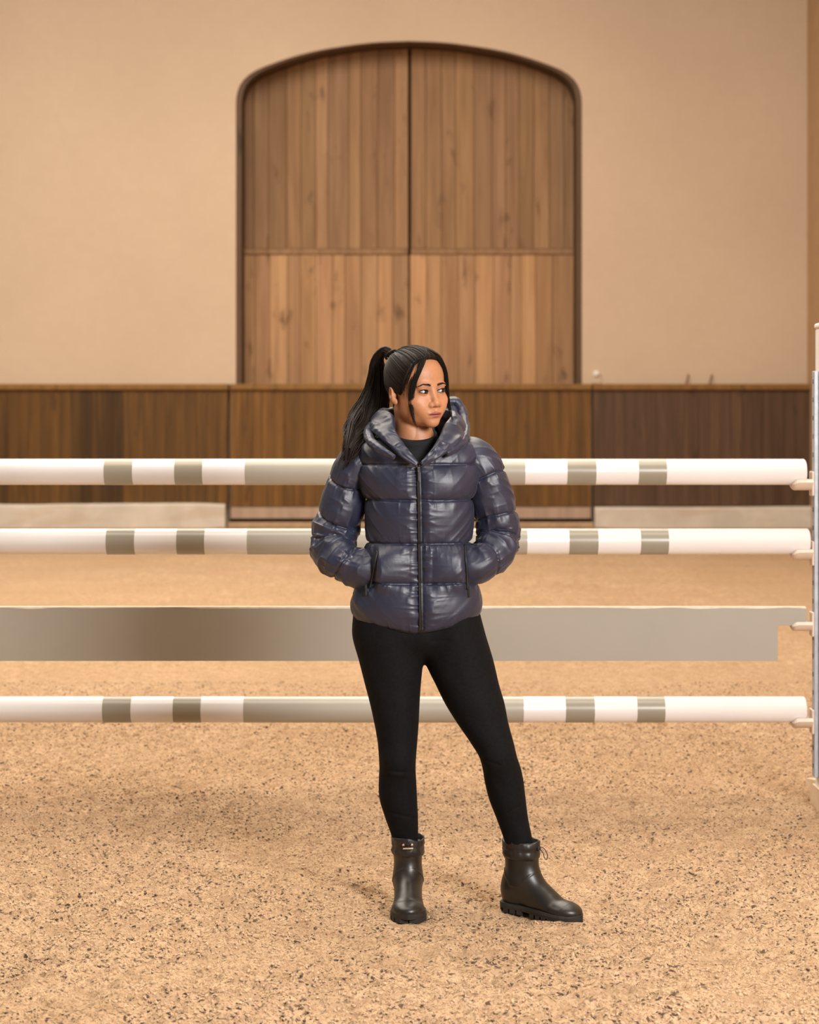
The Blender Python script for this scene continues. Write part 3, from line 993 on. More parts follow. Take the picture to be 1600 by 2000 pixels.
# ---- the body under the clothes, slim, arms bent so that the hands sit in the pockets
h = .007
P = field((-.36, 5.90, .02), (.60, 6.36, 1.50), h)
def B(px, py, Y=YP): return pnt(px, py, Y)
d = ell(P, pnt(817, 960, 6.11), (.125, .080, .17))
d = smin(d, ell(P, pnt(815, 1080, 6.11), (.115, .075, .15)), .06)
d = smin(d, ell(P, pnt(815, 1190, 6.11), (.115, .070, .075)), .05)
d = smin(d, cone(P, pnt(813, 830, 6.10), pnt(815, 905, 6.11), .045, .060), .04)
for sh, el, wr, hd in (((712, 905, 6.11), (654, 1052, 6.13), (714, 1110, 6.06), (752, 1118, 6.06)), ((922, 900, 6.11), (968, 1048, 6.13), (916, 1107, 6.06), (882, 1116, 6.06))):
    s_, e_, w_, h_ = pnt(*sh), pnt(*el), pnt(*wr), pnt(*hd)
    d = smin(d, cone(P, s_, e_, .030, .026), .02)
    d = smin(d, cone(P, e_, w_, .026, .022), .015)
    d = smin(d, cone(P, w_, h_, .024, .022), .02)
    ux = (h_ - w_) / np.linalg.norm(h_ - w_)
    for k, (o_, L) in enumerate(((-.018, .045), (-.006, .055), (.006, .052), (.017, .040))):
        base = h_ + np.array([0, 0, o_])
        d = smin(d, cone(P, base, base + ux * L * .8 + np.array([0, .012, -.012]), .0085, .0075), .006)
    d = smin(d, cone(P, w_ + ux * .02 + np.array([0, -.005, .015]), h_ + ux * .01 + np.array([0, -.012, .030]), .010, .008), .006)
for pts in (((758, 1240, 6.11), (777, 1490, 6.085), (795, 1660, 6.14), (797, 1765, 6.14)), ((880, 1235, 6.11), (972, 1485, 6.075), (1015, 1650, 6.11), (1022, 1762, 6.11))):
    a_, k_, n_, g_ = [pnt(*q) for q in pts]
    d = smin(d, cone(P, a_, k_, .060, .040), .04)
    d = smin(d, cone(P, k_, n_, .038, .026), .03)
    d = smin(d, cone(P, n_, g_, .026, .022), .012)
for a_, b_ in (((-.005, 6.16, .052), (-.004, 6.03, .040)), ((.33, 6.11, .052), (.44, 6.045, .040))):
    d = smin(d, cone(P, a_, b_, .022, .014), .012)
bV, bQ = surface_nets(d, (P[0][0, 0, 0], P[1][0, 0, 0], P[2][0, 0, 0]), h)
del P, d
allV = np.concatenate([head_V, bV])
body = mesh_obj('body', allV, np.concatenate([head_Q, bQ + len(head_V)]), skin, smooth=True)
tc = np.concatenate([tone, np.tile(np.array([.425, .190, .090]), (len(bV), 1))])
at_ = body.data.color_attributes.new('tone', 'FLOAT_COLOR', 'POINT')
at_.data.foreach_set('color', np.concatenate([tc, np.ones((len(tc), 1))], 1).astype(np.float32).ravel())
child_of(body, person)
body['label'] = 'face and neck with warm brown skin'

# ---- eyes
sclera = plain('eye_white', (.44, .415, .39), .18, .6, var=.02)
iris_m = plain('dark_iris', (.010, .005, .003), .10, .7, var=.3, scale=900)
pupil_m = plain('pupil', (.003, .003, .003), .06, .7)
def eye(sx):
    gaze = np.array([math.sin(math.radians(20)), math.cos(math.radians(20)), .0])
    g = gaze / np.linalg.norm(gaze)
    u = np.cross(g, [0, 0, 1.0]); u /= np.linalg.norm(u); w = np.cross(u, g)
    th = np.concatenate([np.linspace(0, .20, 4), np.linspace(.24, .57, 6), np.linspace(.60, math.pi, 20)])
    n = 32
    a = np.arange(n) * 2 * np.pi / n
    pts = []
    for t in th:
        r = EYE_R + (.0007 * max(0, 1 - (t / .56)**2))
        pts.append(np.array([EYE_X * sx, EYE_F, EYE_Z]) + r * (math.cos(t) * g + math.sin(t) * (np.cos(a)[:, None] * u + np.sin(a)[:, None] * w)))
    V = head_world(np.concatenate(pts))
    F = grid_faces(len(th), n, True)
    o = mesh_obj('eye', V, F, [sclera, iris_m, pupil_m], smooth=True)
    row = np.repeat(np.arange(len(th) - 1), n)
    o.data.polygons.foreach_set('material_index', np.where(row < 4, 2, np.where(row < 10, 1, 0)).tolist())
    child_of(o, person)
    o.parent = body
    o.matrix_parent_inverse = body.matrix_world.inverted()
    return o
bpy.context.view_layer.update()
for s in (-1, 1):
    e = eye(s)
    e.matrix_parent_inverse = Matrix.Identity(4)
# (all meshes of the person are modelled in world coordinates; children carry the inverse of the root)
def under(o, parent):
    """parent a world-coordinate mesh under another world-coordinate mesh of the person"""
    o.parent = parent
    o.matrix_parent_inverse = Matrix.Identity(4)
    return o

# ---- brow hairs and lash lines
brow_m = plain('brow_hair', (.010, .006, .0045), .7, .15, var=.3, scale=400)
def face_f(x_, z_):
    m_ = (f > .045)
    fx_, fz_, ff_ = x[m_], z[m_], f[m_]
    return np.array([ff_[np.argmin((fx_ - a_)**2 + (fz_ - b_)**2)] for a_, b_ in zip(np.atleast_1d(x_), np.atleast_1d(z_))])
rb = np.random.default_rng(77)
for s in (-1, 1):
    m = MB()
    for k in range(75):
        t_ = rb.random()
        x0 = .0115 + .040 * t_
        zc_ = .0165 + .0040 * math.sin(min(1, max(0, (x0 - .012) / .036)) * 2.2) - .004 * max(0, (x0 - .036) / .014)
        z0 = zc_ + rb.uniform(-1, 1) * .0027 * (1.1 - .8 * t_)
        ln_ = .0065
        dxz = np.array([.9, .45 - .75 * t_]); dxz /= np.linalg.norm(dxz)
        xs_ = s * (x0 + dxz[0] * ln_ * np.array([0, .5, 1])); zs_ = z0 + dxz[1] * ln_ * np.array([0, .5, 1])
        fs_ = face_f(xs_, zs_) + np.array([.0001, .0006, .0003])
        m.tube(head_world(np.stack([xs_, fs_, zs_], 1)), [.00042, .0004, .00015], 4, False)
    o = m.build('eyebrow', brow_m, None, True); o.parent = body
    for lo_, r0 in ((0, .0014), (1, .0007)):
        a_ = np.linspace(.10, math.pi - .10, 22) + (math.pi if lo_ else 0)
        ex = EYE_X + .0150 * np.cos(a_); ez = .0002 + .0051 * np.sin(a_) + (ex - EYE_X) * .10
        ex = ex - ez * .12; ez = ez + EYE_Z
        rr2 = (EYE_R + .0022)**2 - (ez - EYE_Z)**2 - ((ex - EYE_X) * .86)**2
        ef = EYE_F + np.sqrt(np.maximum(rr2, 1e-6))
        o = MB().tube(head_world(np.stack([s * ex, ef, ez], 1)), r0 * np.clip(np.sin(np.linspace(0, math.pi, 22)) * 1.6 + .25, 0, 1), 6).build('lash_line', brow_m, None, True)
        o.parent = body

# ---- hair: a cap that follows the skull, combed strands on it, the ponytail and loose strands
hl_f = [-.13, -.09, -.06, -.035, -.020, -.005, .012, .022, .032, .045, .058, .066, .085]
hl_z = [-.075, -.078, -.076, -.055, -.010, .012, -.012, -.002, .012, .034, .062, .084, .100]
hairline = curve1(hl_f, hl_z)
h = .0017
P = field((-.094, -.128, -.095), (.094, .088, .142), h)
base = cranium(P)
thick = np.float32(.0070) + np.float32(.006) * np.clip((P[2] - .05) / .06, 0, 1)
zl = hairline(P[1].astype(float)).astype(np.float32)
d = base - thick
d = smin(d, ell(P, (0, -.045, -.045), (.052, .045, .045)) , .03)
d = smax(d, (zl - P[2]) * .8, .007)
d = smax(d, -(base + .004), .004)
cV, cQ = surface_nets(d, (P[0][0, 0, 0], P[1][0, 0, 0], P[2][0, 0, 0]), h)
del P, d, base
# comb grooves towards the ponytail
TAIL = np.array([-.012, -.088, .098])
dirc = cV - TAIL
az = np.arctan2(np.hypot(dirc[:, 1], dirc[:, 2] * .6), dirc[:, 0])
groove = vnoise(az * 34, np.linalg.norm(dirc, axis=1) * 10, seed=40) * .0009
nrm = cV / np.linalg.norm(cV, axis=1)[:, None]
cV = relax(cV, cQ, 1, .4) + nrm * groove[:, None]
hair = mesh_obj('hair', head_world(cV), cQ, hair_mat, smooth=True)
child_of(hair, person)
hair['label'] = 'sleek dark hair combed back'

def strands(name, paths, radii, sides=4, parent=None):
    vs, fs, n = [], [], 0
    for pth, r in zip(paths, radii):
        V, F = tube_mesh(pth, r, sides, False)
        vs.append(V); fs.append(np.array(F) + n); n += len(V)
    o = mesh_obj(name, np.concatenate(vs), np.concatenate(fs), hair_mat, smooth=True)
    return under(o, parent) if parent else child_of(o, person)

# combed strands lying on the cap from the hairline back to the band
r_ = np.random.default_rng(5)
def skull_r(direction):
    """radius of the hair surface from the head centre (0,-.01,.03) along unit directions"""
    c0 = np.array([0, -.010, .030])
    lo, hi = np.full(len(direction), .03), np.full(len(direction), .16)
    for _ in range(26):
        mid = (lo + hi) / 2
        q = c0 + direction * mid[:, None]
        val = cranium((q[:, 0], q[:, 1], q[:, 2])) - (.0085 + .006 * np.clip((q[:, 2] - .05) / .06, 0, 1))
        lo = np.where(val < 0, mid, lo); hi = np.where(val < 0, hi, mid)
    return c0, lo
paths, radii = [], []
for k in range(620):
    ff = r_.uniform(-.075, .066)
    side = r_.choice([-1, 1])
    z0 = float(hairline(ff)) + .004
    # start on the hairline
    ang = None
    xs_ = np.linspace(0.0, .085, 60)
    vv = cranium((xs_, np.full(60, ff), np.full(60, z0))) - .0085
    j = np.argmax(vv > 0) if (vv > 0).any() else 0
    st = np.array([side * xs_[j] * (1 if ff < .06 else r_.uniform(0, 1)), ff, z0])
    c0 = np.array([0, -.010, .030])
    a0 = (st - c0) / np.linalg.norm(st - c0); a1 = (TAIL - c0) / np.linalg.norm(TAIL - c0)
    om = math.acos(np.clip(a0.dot(a1), -1, 1)); 
    if om < .15: continue
    t = np.linspace(r_.uniform(0, .03), 1, 16)
    dirs = (np.sin((1 - t) * om)[:, None] * a0 + np.sin(t * om)[:, None] * a1) / math.sin(om)
    c0, rr = skull_r(dirs)
    q = c0 + dirs * (rr + r_.uniform(-.0011, .0001))[:, None]
    paths.append(head_world(q))
    radii.append(np.full(16, r_.uniform(.0006, .0012)) * np.clip(np.minimum(t * 8 + .2, 1), .2, 1))
strands('combed_strands', paths, radii, 4, hair)

# ponytail: path of its middle in the place, and half-widths
tw = head_world(TAIL)
tail_K = np.array([
    [*tw, .016, .016],
    [*pnt(752, 684, 6.165), .017, .018],
    [*pnt(739, 698, 6.185), .020, .020],
    [*pnt(737, 735, 6.195), .030, .024],
    [*pnt(732, 780, 6.190), .047, .028],
    [*pnt(716, 820, 6.165), .053, .030],
    [*pnt(699, 850, 6.120), .044, .026],
    [*pnt(684, 876, 6.060), .026, .018],
    [*pnt(674, 900, 6.030), .012, .010],
    [*pnt(666, 917, 6.025), .004, .004]])
NP = 46
tail = spline(tail_K, NP)
T_, N_, B_ = frames(tail[:, :3])
# width axis: horizontal in the picture plane
Wd = np.cross(T_, np.array([0, 1.0, 0])); Wd /= np.linalg.norm(Wd, axis=1)[:, None]
Dp = np.cross(T_, Wd)
paths, radii = [], []
s_ = np.linspace(0, 1, NP)
clumps = [(r_.uniform(-1, 1), r_.uniform(-1, 1), r_.uniform(0, 6.28), r_.uniform(.6, 1.3), r_.uniform(.82, 1.06)) for _ in range(34)]
for k in range(560):
    cu, cv, ph, fq, ln = clumps[r_.integers(len(clumps))]
    a = r_.uniform(0, 2 * np.pi); rad = math.sqrt(r_.random()) * .30
    u0, v0 = cu * .80 + rad * math.cos(a), cv * .80 + rad * math.sin(a)
    nr = math.hypot(u0, v0)
    if nr > 1: u0, v0 = u0 / nr, v0 / nr
    u1, v1 = r_.uniform(-1, 1) * .7, r_.uniform(-1, 1) * .7
    w0 = np.clip(s_ / .22, 0, 1)
    uu = u1 * (1 - w0) + u0 * w0; vv = v1 * (1 - w0) + v0 * w0
    wave = .0095 * np.clip((s_ - .2) * 2, 0, 1) * np.sin(ph + s_ * 15 * fq)
    wave2 = .006 * np.clip((s_ - .2) * 2, 0, 1) * np.cos(ph * 1.7 + s_ * 11 * fq)
    q = tail[:, :3] + Wd * (uu * tail[:, 3] + wave)[:, None] + Dp * (vv * tail[:, 4] + wave2)[:, None]
    end = int(NP * min(1, ln * r_.uniform(.86, 1.0)))
    end = max(end, 20)
    rr = r_.uniform(.0009, .0018) * np.clip(np.minimum(1, (1 - np.linspace(0, 1, end)) * 6 + .15), 0, 1)
    paths.append(q[:end]); radii.append(rr)
tail_o = strands('ponytail', paths, radii, 4, hair)
core = tail[:40].copy()
cr = np.minimum(core[:, 3], core[:, 4]) * .72
V, F = [], grid_faces(40, 14, True)
aa = np.arange(14) * 2 * np.pi / 14
V = core[:, None, :3] + Wd[:40, None] * (core[:, 3] * .74)[:, None, None] * np.cos(aa)[None, :, None] + Dp[:40, None] * (core[:, 4] * .74)[:, None, None] * np.sin(aa)[None, :, None]
under(mesh_obj('ponytail_core', V.reshape(-1, 3), F, hair_mat, smooth=True), hair)
band = tail[:4, :3]
bt = frames(tail[:6, :3])
a = np.linspace(0, 2 * np.pi, 25)
pt = tail[2, :3]
ring = [pt + .0185 * (math.cos(t) * bt[1][2] + math.sin(t) * bt[2][2]) for t in a]
under(MB().tube(ring, .0035, 8, False).build('hair_band', hair_mat, None, True), hair)

# loose strands framing the face
def lock(K_, n, spread, rmin, rmax, name, short=.82):
    cpath = spline(K_, 30)
    paths, radii = [], []
    s = np.linspace(0, 1, 30)
    for k in range(n):
        u, v = r_.normal(0, 1, 2)
        ph = r_.uniform(0, 6.28)
        wid = np.interp(s, [0, .25, .6, 1], spread)
        q = cpath[:, :3] + np.stack([u * wid * .35, v * wid * .5 + u * wid * .6, 0 * s], 1) + np.stack([.0018 * np.sin(ph + s * 9) * s, .0016 * np.cos(ph + s * 8) * s, 0 * s], 1)
        end = max(8, int(30 * r_.uniform(short, 1)))
        paths.append(head_world(q[:end]))
        radii.append(r_.uniform(rmin, rmax) * np.clip((1 - np.linspace(0, 1, end)) * 2.4 + .08, 0, 1))
    strands(name, paths, radii, 4, hair)
lock([(.004, .040, .129), (-.020, .070, .104), (-.045, .074, .060), (-.058, .066, .025), (-.064, .058, -.015), (-.064, .057, -.050), (-.060, .060, -.085), (-.050, .068, -.115)],
     120, [.006, .0085, .0055, .0015], .0004, .0008, 'loose_lock')
lock([(.004, .040, .129), (.028, .072, .103), (.050, .074, .060), (.060, .066, .025), (.068, .058, -.015), (.073, .056, -.050), (.080, .056, -.085), (.094, .050, -.115)],
     80, [.006, .0070, .0045, .0025], .0004, .0008, 'loose_lock')

lock([(-.010, .046, .124), (-.042, .058, .098), (-.062, .055, .062), (-.070, .045, .030), (-.0735, .038, .000), (-.073, .038, -.030)],
     110, [.007, .0090, .0075, .0030], .0003, .0006, 'loose_lock', .35)

# ---- black crew-neck jumper: rib at the neck, then down inside the jacket
rows = []
aa = np.linspace(0, 2 * np.pi, 72, endpoint=False)
for (cx, py, Y, rx, ry, tilt) in ((812, 846, 6.088, .0565, .0575, .030), (812, 842, 6.088, .0605, .0615, .030), (812, 845, 6.088, .0650, .0660, .030), (812, 856, 6.090, .0675, .0680, .028),
                                  (813, 859, 6.090, .0665, .0670, .026), (814, 880, 6.093, .082, .080, .018), (815, 905, 6.097, .110, .098, .006), (816, 940, 6.10, .125, .105, 0), (816, 985, 6.10, .125, .100, 0)):
    c_ = pnt(cx, py, Y)
    cs = np.cos(aa)
    rows.append(np.stack([c_[0] + rx * np.sin(aa), c_[1] - ry * cs, c_[2] - tilt * (cs * .75 + .0) - .004], 1))
V = np.concatenate(rows)
child_of(mesh_obj('jumper', V, grid_faces(len(rows), 72, True), knit, smooth=True), person)

# ---- puffer jacket -------------------------------------------------------
t_py = [846, 852, 858, 866, 876, 890, 908, 935, 960, 1000, 1040, 1080, 1110, 1145, 1175, 1200, 1225, 1236]
A_ = curve1(t_py, np.array([58, 74, 96, 116, 126, 130, 126, 120, 114, 107, 105, 108, 113, 119, 124, 127, 126, 123]) * K)
C_ = curve1(t_py, (np.array([815, 815, 815, 815, 815, 816, 817, 818, 819, 819, 819, 818, 817, 815, 814, 813, 813, 813]) - 800) * K)
B_t = curve1(t_py, [.066, .080, .094, .106, .116, .126, .134, .140, .140, .134, .127, .127, .130, .134, .137, .138, .134, .131])
CY = curve1([846, 900, 1000, 1236], [6.115, 6.11, 6.10, 6.10])
ZIP = curve1([846, 905, 960, 1100, 1236], (np.array([816, 817, 819, 821, 823]) - 800) * K)
SEAMS = np.array([836, 908, 978, 1063, 1142, 1238.])
NE = 2.35
def z_of(py): return CAM_H - (np.asarray(py) - HORIZON) / FPX * (CY(py) - B_t(py))
def fold(u, seed, sharp=1.6):
    """sharp-crested irregular folds, 0..1"""
    return (1 - np.abs(vnoise(u[0], u[1], seed=seed)))**sharp
def torso(py, phi):
    py, phi = np.broadcast_arrays(np.asarray(py, float), np.asarray(phi, float))
    a, bb, cx, cy = A_(py), B_t(py), C_(py), CY(py)
    k = np.clip(np.searchsorted(SEAMS, py, side='right') - 1, 0, len(SEAMS) - 2)
    s0, s1 = SEAMS[k], SEAMS[k + 1]
    t = np.clip((py - s0) / (s1 - s0), 0, 1)
    amp = np.where(k == 0, .008, .0180)
    puff = amp * (np.clip(4 * t * (1 - t), 0, 1)**.46)
    sn, cs = np.sin(phi), np.cos(phi)
    r = ((np.abs(sn) / a)**NE + (np.abs(cs) / bb)**NE)**(-1 / NE)
    r0 = r - .0165
    x = r * sn
    frontal = cs > -.2
    dzip = np.where(frontal, np.abs(cx + x - ZIP(py)), 9)
    near_zip = np.exp(-(dzip / .018)**2)
    dseam = np.minimum(py - s0, s1 - py) * K
    arc = phi * .14
    zz = py * K
    # gathers
    w_seam = np.exp(-dseam / .017) * (1 - np.exp(-dseam / .003))
    g1 = (fold((arc * 62 + k * 7.7, zz * 9 + k), 51) - .5) * .0058 * w_seam
    w_zip = np.exp(-dzip / .028) * (1 - np.exp(-dzip / .004))
    g2 = (fold((zz * 92, dzip * 13 + np.sign(cx + x - ZIP(py)) * 5), 52, 2.6) - .35) * .0085 * w_zip
    diag = np.abs(sn)**3
    g3 = (fold((zz * 34 + arc * np.sign(sn) * 40, arc * 14), 53) - .55) * .007 * diag * np.clip(cs + .5, 0, 1)
    g4 = .0022 * vnoise(arc * 11, zz * 11, seed=54) + .0005 * vnoise(arc * 30, zz * 30, seed=55)
    rr = r0 - .0035 * np.exp(-(dseam / .0028)**2) + puff * (1 - .72 * near_zip) + (g1 + g2 + g3 + g4) * np.where(k == 0, .7, 1)
    X = cx + rr * sn
    Y = cy - rr * cs
    # the pocket panels stand out over the hands
    pxx = X / Y * FPX + 800
    for slit, sgn in ((736, 1), (908, -1)):
        e = (pxx - slit) * sgn
        Y = Y - .034 * np.clip((e + 5) / 9, 0, 1) * np.clip(1.15 - e / 55, 0, 1) * np.exp(-((py - 1112) / 44)**4) * frontal
    lift = .030 * np.abs(sn)**1.6 * np.clip((py - 1110) / 126, 0, 1)**1.4 + .020 * np.clip(-cs, 0, 1) * np.clip((py - 1110) / 126, 0, 1)
    Z = z_of(py) + lift
    return np.stack([X, Y, Z], -1)
py = np.linspace(846, 1237.5, 210)
phi = np.linspace(-np.pi, np.pi, 420, endpoint=False)
G = torso(py[:, None], phi[None, :])
last = G[-1]
cen = np.array([C_(1236), 6.1, 0])
in1 = last + (cen - last) * np.array([.06, .06, 0]) + np.array([0, 0, -.004])
in2 = last + (cen - last) * np.array([.14, .14, 0]) + np.array([0, 0, .015])
in3 = last + (cen - last) * np.array([.16, .16, 0]) + np.array([0, 0, .10])
G = np.concatenate([G, in1[None], in2[None], in3[None]])
gf = grid_faces(len(G), 420, True)
gp = np.concatenate([np.repeat(py, 420), np.full(3 * 420, 1300.)])
gv = G.reshape(-1, 3)
gx = gv[:, 0] / gv[:, 1] * FPX + 800
open_v = (gp < 908 - np.abs(gx - 818) * 1.02) & (gv[:, 1] < 6.10)
gf = gf[~open_v[gf].all(1)]
jacket = mesh_obj('jacket', gv, gf, nylon, smooth=True)
child_of(jacket, person)
jacket['label'] = 'glossy navy quilted puffer jacket'
def torso_at(px, py, out=0.0):
    """point on the jacket front at picture column px"""
    ph = np.linspace(-1.4, 1.4, 700)
    q = torso(np.full(700, float(py)), ph)
    i = int(np.argmin(np.abs(q[:, 0] / q[:, 1] * FPX + 800 - px)))
    n_ = np.array([math.sin(ph[i]), -math.cos(ph[i]), 0])
    return q[i] + n_ * out

# sleeves
def sleeve(K_, seams_k, seed, mirror):
    Kp = np.array([[*pnt(px, py_, Y), r * K, i] for i, (px, py_, Y, r) in enumerate(K_)])
    NS, NC = 230, 132
    S = spline(Kp, NS)
    T, N, Bn = frames(S[:, :3])
    arcl = np.r_[0, np.cumsum(np.linalg.norm(np.diff(S[:, :3], axis=0), axis=1))]
    sm = np.interp(seams_k, S[:, 4], arcl)
    a = np.linspace(0, 2 * np.pi, NC, endpoint=False)
    A2, L2 = np.meshgrid(a, arcl)
    # the seams run a little askew
    Lk = L2 + .0135 * np.cos(A2 + (0 if mirror else np.pi))
    k = np.clip(np.searchsorted(sm, Lk.ravel(), side='right').reshape(Lk.shape) - 1, 0, len(sm) - 2)
    s0, s1 = sm[k], sm[k + 1]
    t = np.clip((Lk - s0) / (s1 - s0), 0, 1)
    puff = .0110 * np.clip(4 * t * (1 - t), 0, 1)**.40
    ds = np.minimum(np.abs(Lk - s0), np.abs(s1 - Lk))
    R = S[:, 3][:, None]
    arc = A2 * .06
    ca, sa = np.cos(A2), np.sin(A2)
    u, v = ca * .06, sa * .06                         # seamless coordinates round the arm
    n3 = lambda fu, fl, sd: (1 - np.abs(vnoise(u * fu, v * fu, L2 * fl, seed=sd)))**1.7
    w_seam = np.exp(-ds / .018) * (1 - np.exp(-ds / .003))
    g1 = (n3(52, 9, seed) - .5) * .009 * w_seam
    fore = np.clip((S[:, 4][:, None] - 4.2) / 1.2, 0, 1)
    g2 = (n3(16, 48, seed + 1) - .55) * (.0008 + .0060 * fore)
    tw = L2 * 40 + A2 * 1.0
    g3 = (1 - np.abs(vnoise(np.cos(A2) * 1.3 + tw * .9, np.sin(A2) * 1.3, L2 * 12, seed=seed + 2)) - .55) * .0036
    g4 = .0020 * vnoise(u * 22, v * 22, L2 * 16, seed=seed + 3)
    rr = R - .0095 - .0035 * np.exp(-(ds / .0026)**2) + puff + g1 + g2 + g3 + g4
    V = S[:, None, :3] + rr[..., None] * (ca[..., None] * N[:, None, :] + sa[..., None] * Bn[:, None, :])
    o = mesh_obj('sleeve', V.reshape(-1, 3), grid_faces(NS, NC, True), nylon, smooth=True)
    return under(o, jacket)
sleeve([(728, 893, 6.112, 32), (706, 899, 6.112, 39), (689, 918, 6.112, 40), (677, 950, 6.120, 40), (667, 1000, 6.130, 45), (655, 1036, 6.138, 46), (649, 1066, 6.128, 46), (670, 1096, 6.080, 40), (700, 1109, 6.062, 38), (728, 1114, 6.062, 35), (758, 1117, 6.085, 28)],
       [-.5, 2.7, 4.25, 5.6, 7.2, 10.3], 70, False)
sleeve([(897, 886, 6.112, 32), (920, 893, 6.112, 39), (939, 913, 6.112, 42), (955, 950, 6.120, 41), (967, 1000, 6.130, 43), (973, 1034, 6.138, 43), (972, 1060, 6.128, 44), (953, 1088, 6.080, 39), (929, 1103, 6.062, 37), (906, 1110, 6.062, 34), (878, 1113, 6.085, 27)],
       [-.5, 2.6, 4.2, 5.7, 7.2, 10.3], 90, True)

# collar: a fat open band, and the hood lying behind it
def puffy_band(name, rows_, thick, seed, n=190, m=44, wr=.004, parent=None):
    Bs = np.array([pnt(*r[0]) for r in rows_]); Ts = np.array([pnt(*r[1]) for r in rows_])
    S = spline(np.concatenate([(Bs + Ts) / 2, Bs, Ts, np.array(thick)[:, None]], 1), n)
    mid, Bq, Tq, th = S[:, :3], S[:, 3:6], S[:, 6:9], S[:, 9]
    tan = np.gradient(mid, axis=0); tan /= np.linalg.norm(tan, axis=1)[:, None]
    hv = (Tq - Bq) / 2
    nn = np.cross(tan, hv); nn /= np.linalg.norm(nn, axis=1)[:, None] + 1e-9
    a = np.linspace(0, 2 * np.pi, m, endpoint=False)
    ca, sa = np.cos(a), np.sin(a)
    sq = lambda q, e: np.sign(q) * np.abs(q)**e
    s = np.linspace(0, 1, n) * (np.linalg.norm(np.diff(mid, axis=0), axis=1).sum())
    w1 = (1 - np.abs(vnoise(s[:, None] * 42, ca[None, :] * 1.2 + s[:, None] * 14, seed=seed)))**1.6 - .5
    w2 = vnoise(s[:, None] * 15, ca[None, :] * 1.5, sa[None, :], seed=seed + 1)
    V = mid[:, None] + hv[:, None] * sq(ca, .8)[None, :, None] + nn[:, None] * (th[:, None] * sq(sa, .75)[None, :] + (w1 * wr + w2 * wr * .7) * np.sign(sa)[None, :] * np.abs(sa)[None, :]**.5)[..., None]
    F = grid_faces(n, m, True).tolist() + [list(range(m))[::-1], [(n - 1) * m + j for j in range(m)]]
    o = mesh_obj(name, V.reshape(-1, 3), F, nylon, smooth=True)
    return under(o, parent or jacket)
puffy_band('collar', [((812, 913, 5.950), (818, 903, 5.956)), ((784, 893, 5.950), (801, 883, 5.962)), ((760, 871, 5.972), (784, 860, 5.985)), ((738, 852, 6.018), (773, 840, 6.015)),
                      ((724, 838, 6.085), (768, 812, 6.050)), ((734, 828, 6.17), (753, 801, 6.12)), ((790, 826, 6.235), (795, 797, 6.19)), ((860, 826, 6.235), (858, 797, 6.19)), ((904, 840, 6.16), (884, 806, 6.13)),
                      ((909, 855, 6.07), (868, 830, 6.045)), ((890, 872, 5.995), (855, 858, 5.99)), ((858, 893, 5.955), (838, 884, 5.962)), ((826, 913, 5.950), (821, 903, 5.956))],
           [.006, .009, .011, .013, .014, .015, .015, .015, .015, .014, .012, .009, .006], 110, wr=.006)
# hood rim on her left and its bag behind the neck
def fat_tube(name, pts, rad, seed, parent, wr=.003, mat=None):
    S = spline(np.array([[*pnt(px, py_, Y), r] for (px, py_, Y), r in zip(pts, rad)]), 90)
    T, N, Bn = frames(S[:, :3])
    m = 36
    a = np.linspace(0, 2 * np.pi, m, endpoint=False)
    s = np.r_[0, np.cumsum(np.linalg.norm(np.diff(S[:, :3], axis=0), axis=1))]
    w1 = (1 - np.abs(vnoise(np.cos(a)[None] * 1.6, np.sin(a)[None] * 1.6, s[:, None] * 55, seed=seed)))**1.6 - .5
    rr = S[:, 3][:, None] + w1 * wr
    V = S[:, None, :3] + rr[..., None] * (np.cos(a)[None, :, None] * N[:, None] + np.sin(a)[None, :, None] * Bn[:, None])
    F = grid_faces(90, m, True).tolist() + [list(range(m))[::-1], [89 * m + j for j in range(m)]]
    return under(mesh_obj(name, V.reshape(-1, 3), F, mat or nylon, smooth=True), parent)
hoodm = 56
th = np.linspace(.05, math.pi - .05, 40); ps = np.linspace(0, 2 * np.pi, hoodm, endpoint=False)
c_ = pnt(815, 862, 6.275)
TT, PP = np.meshgrid(th, ps, indexing='ij')
rad = 1 + .07 * vnoise(np.sin(PP) * 2.2, np.cos(PP) * 2.2, TT * 3, seed=130) + .04 * ((1 - np.abs(vnoise(np.sin(PP) * 4, np.cos(PP) * 4, TT * 7, seed=131))) - .5)
V = np.stack([c_[0] + .128 * rad * np.sin(TT) * np.sin(PP), c_[1] - .062 * rad * np.sin(TT) * np.cos(PP), c_[2] + .080 * rad * np.cos(TT)], -1)
hood = under(mesh_obj('hood', V.reshape(-1, 3), grid_faces(40, hoodm, True).tolist() + [list(range(hoodm)), [39 * hoodm + j for j in range(hoodm)]], nylon, smooth=True), jacket)
c_ = pnt(880, 828, 6.225)
V = np.stack([c_[0] + .042 * rad * np.sin(TT) * np.sin(PP), c_[1] - .045 * rad * np.sin(TT) * np.cos(PP), c_[2] + .064 * rad * np.cos(TT)], -1)
under(mesh_obj('hood_side', V.reshape(-1, 3), grid_faces(40, hoodm, True).tolist() + [list(range(hoodm)), [39 * hoodm + j for j in range(hoodm)]], nylon, smooth=True), jacket)
fat_tube('hood_rim', [(858, 800, 6.19), (872, 788, 6.205), (888, 785, 6.215), (900, 797, 6.21), (906, 818, 6.18), (909, 838, 6.13), (907, 856, 6.07), (893, 873, 6.01), (872, 886, 5.972)], [.012, .015, .016, .015, .014, .014, .014, .013, .008], 140, jacket)
fat_tube('hood_rim', [(745, 812, 6.18), (722, 838, 6.12), (720, 851, 6.06), (728, 866, 6.000), (746, 880, 5.963), (770, 893, 5.945)], [.013, .014, .014, .013, .012, .007], 150, jacket)

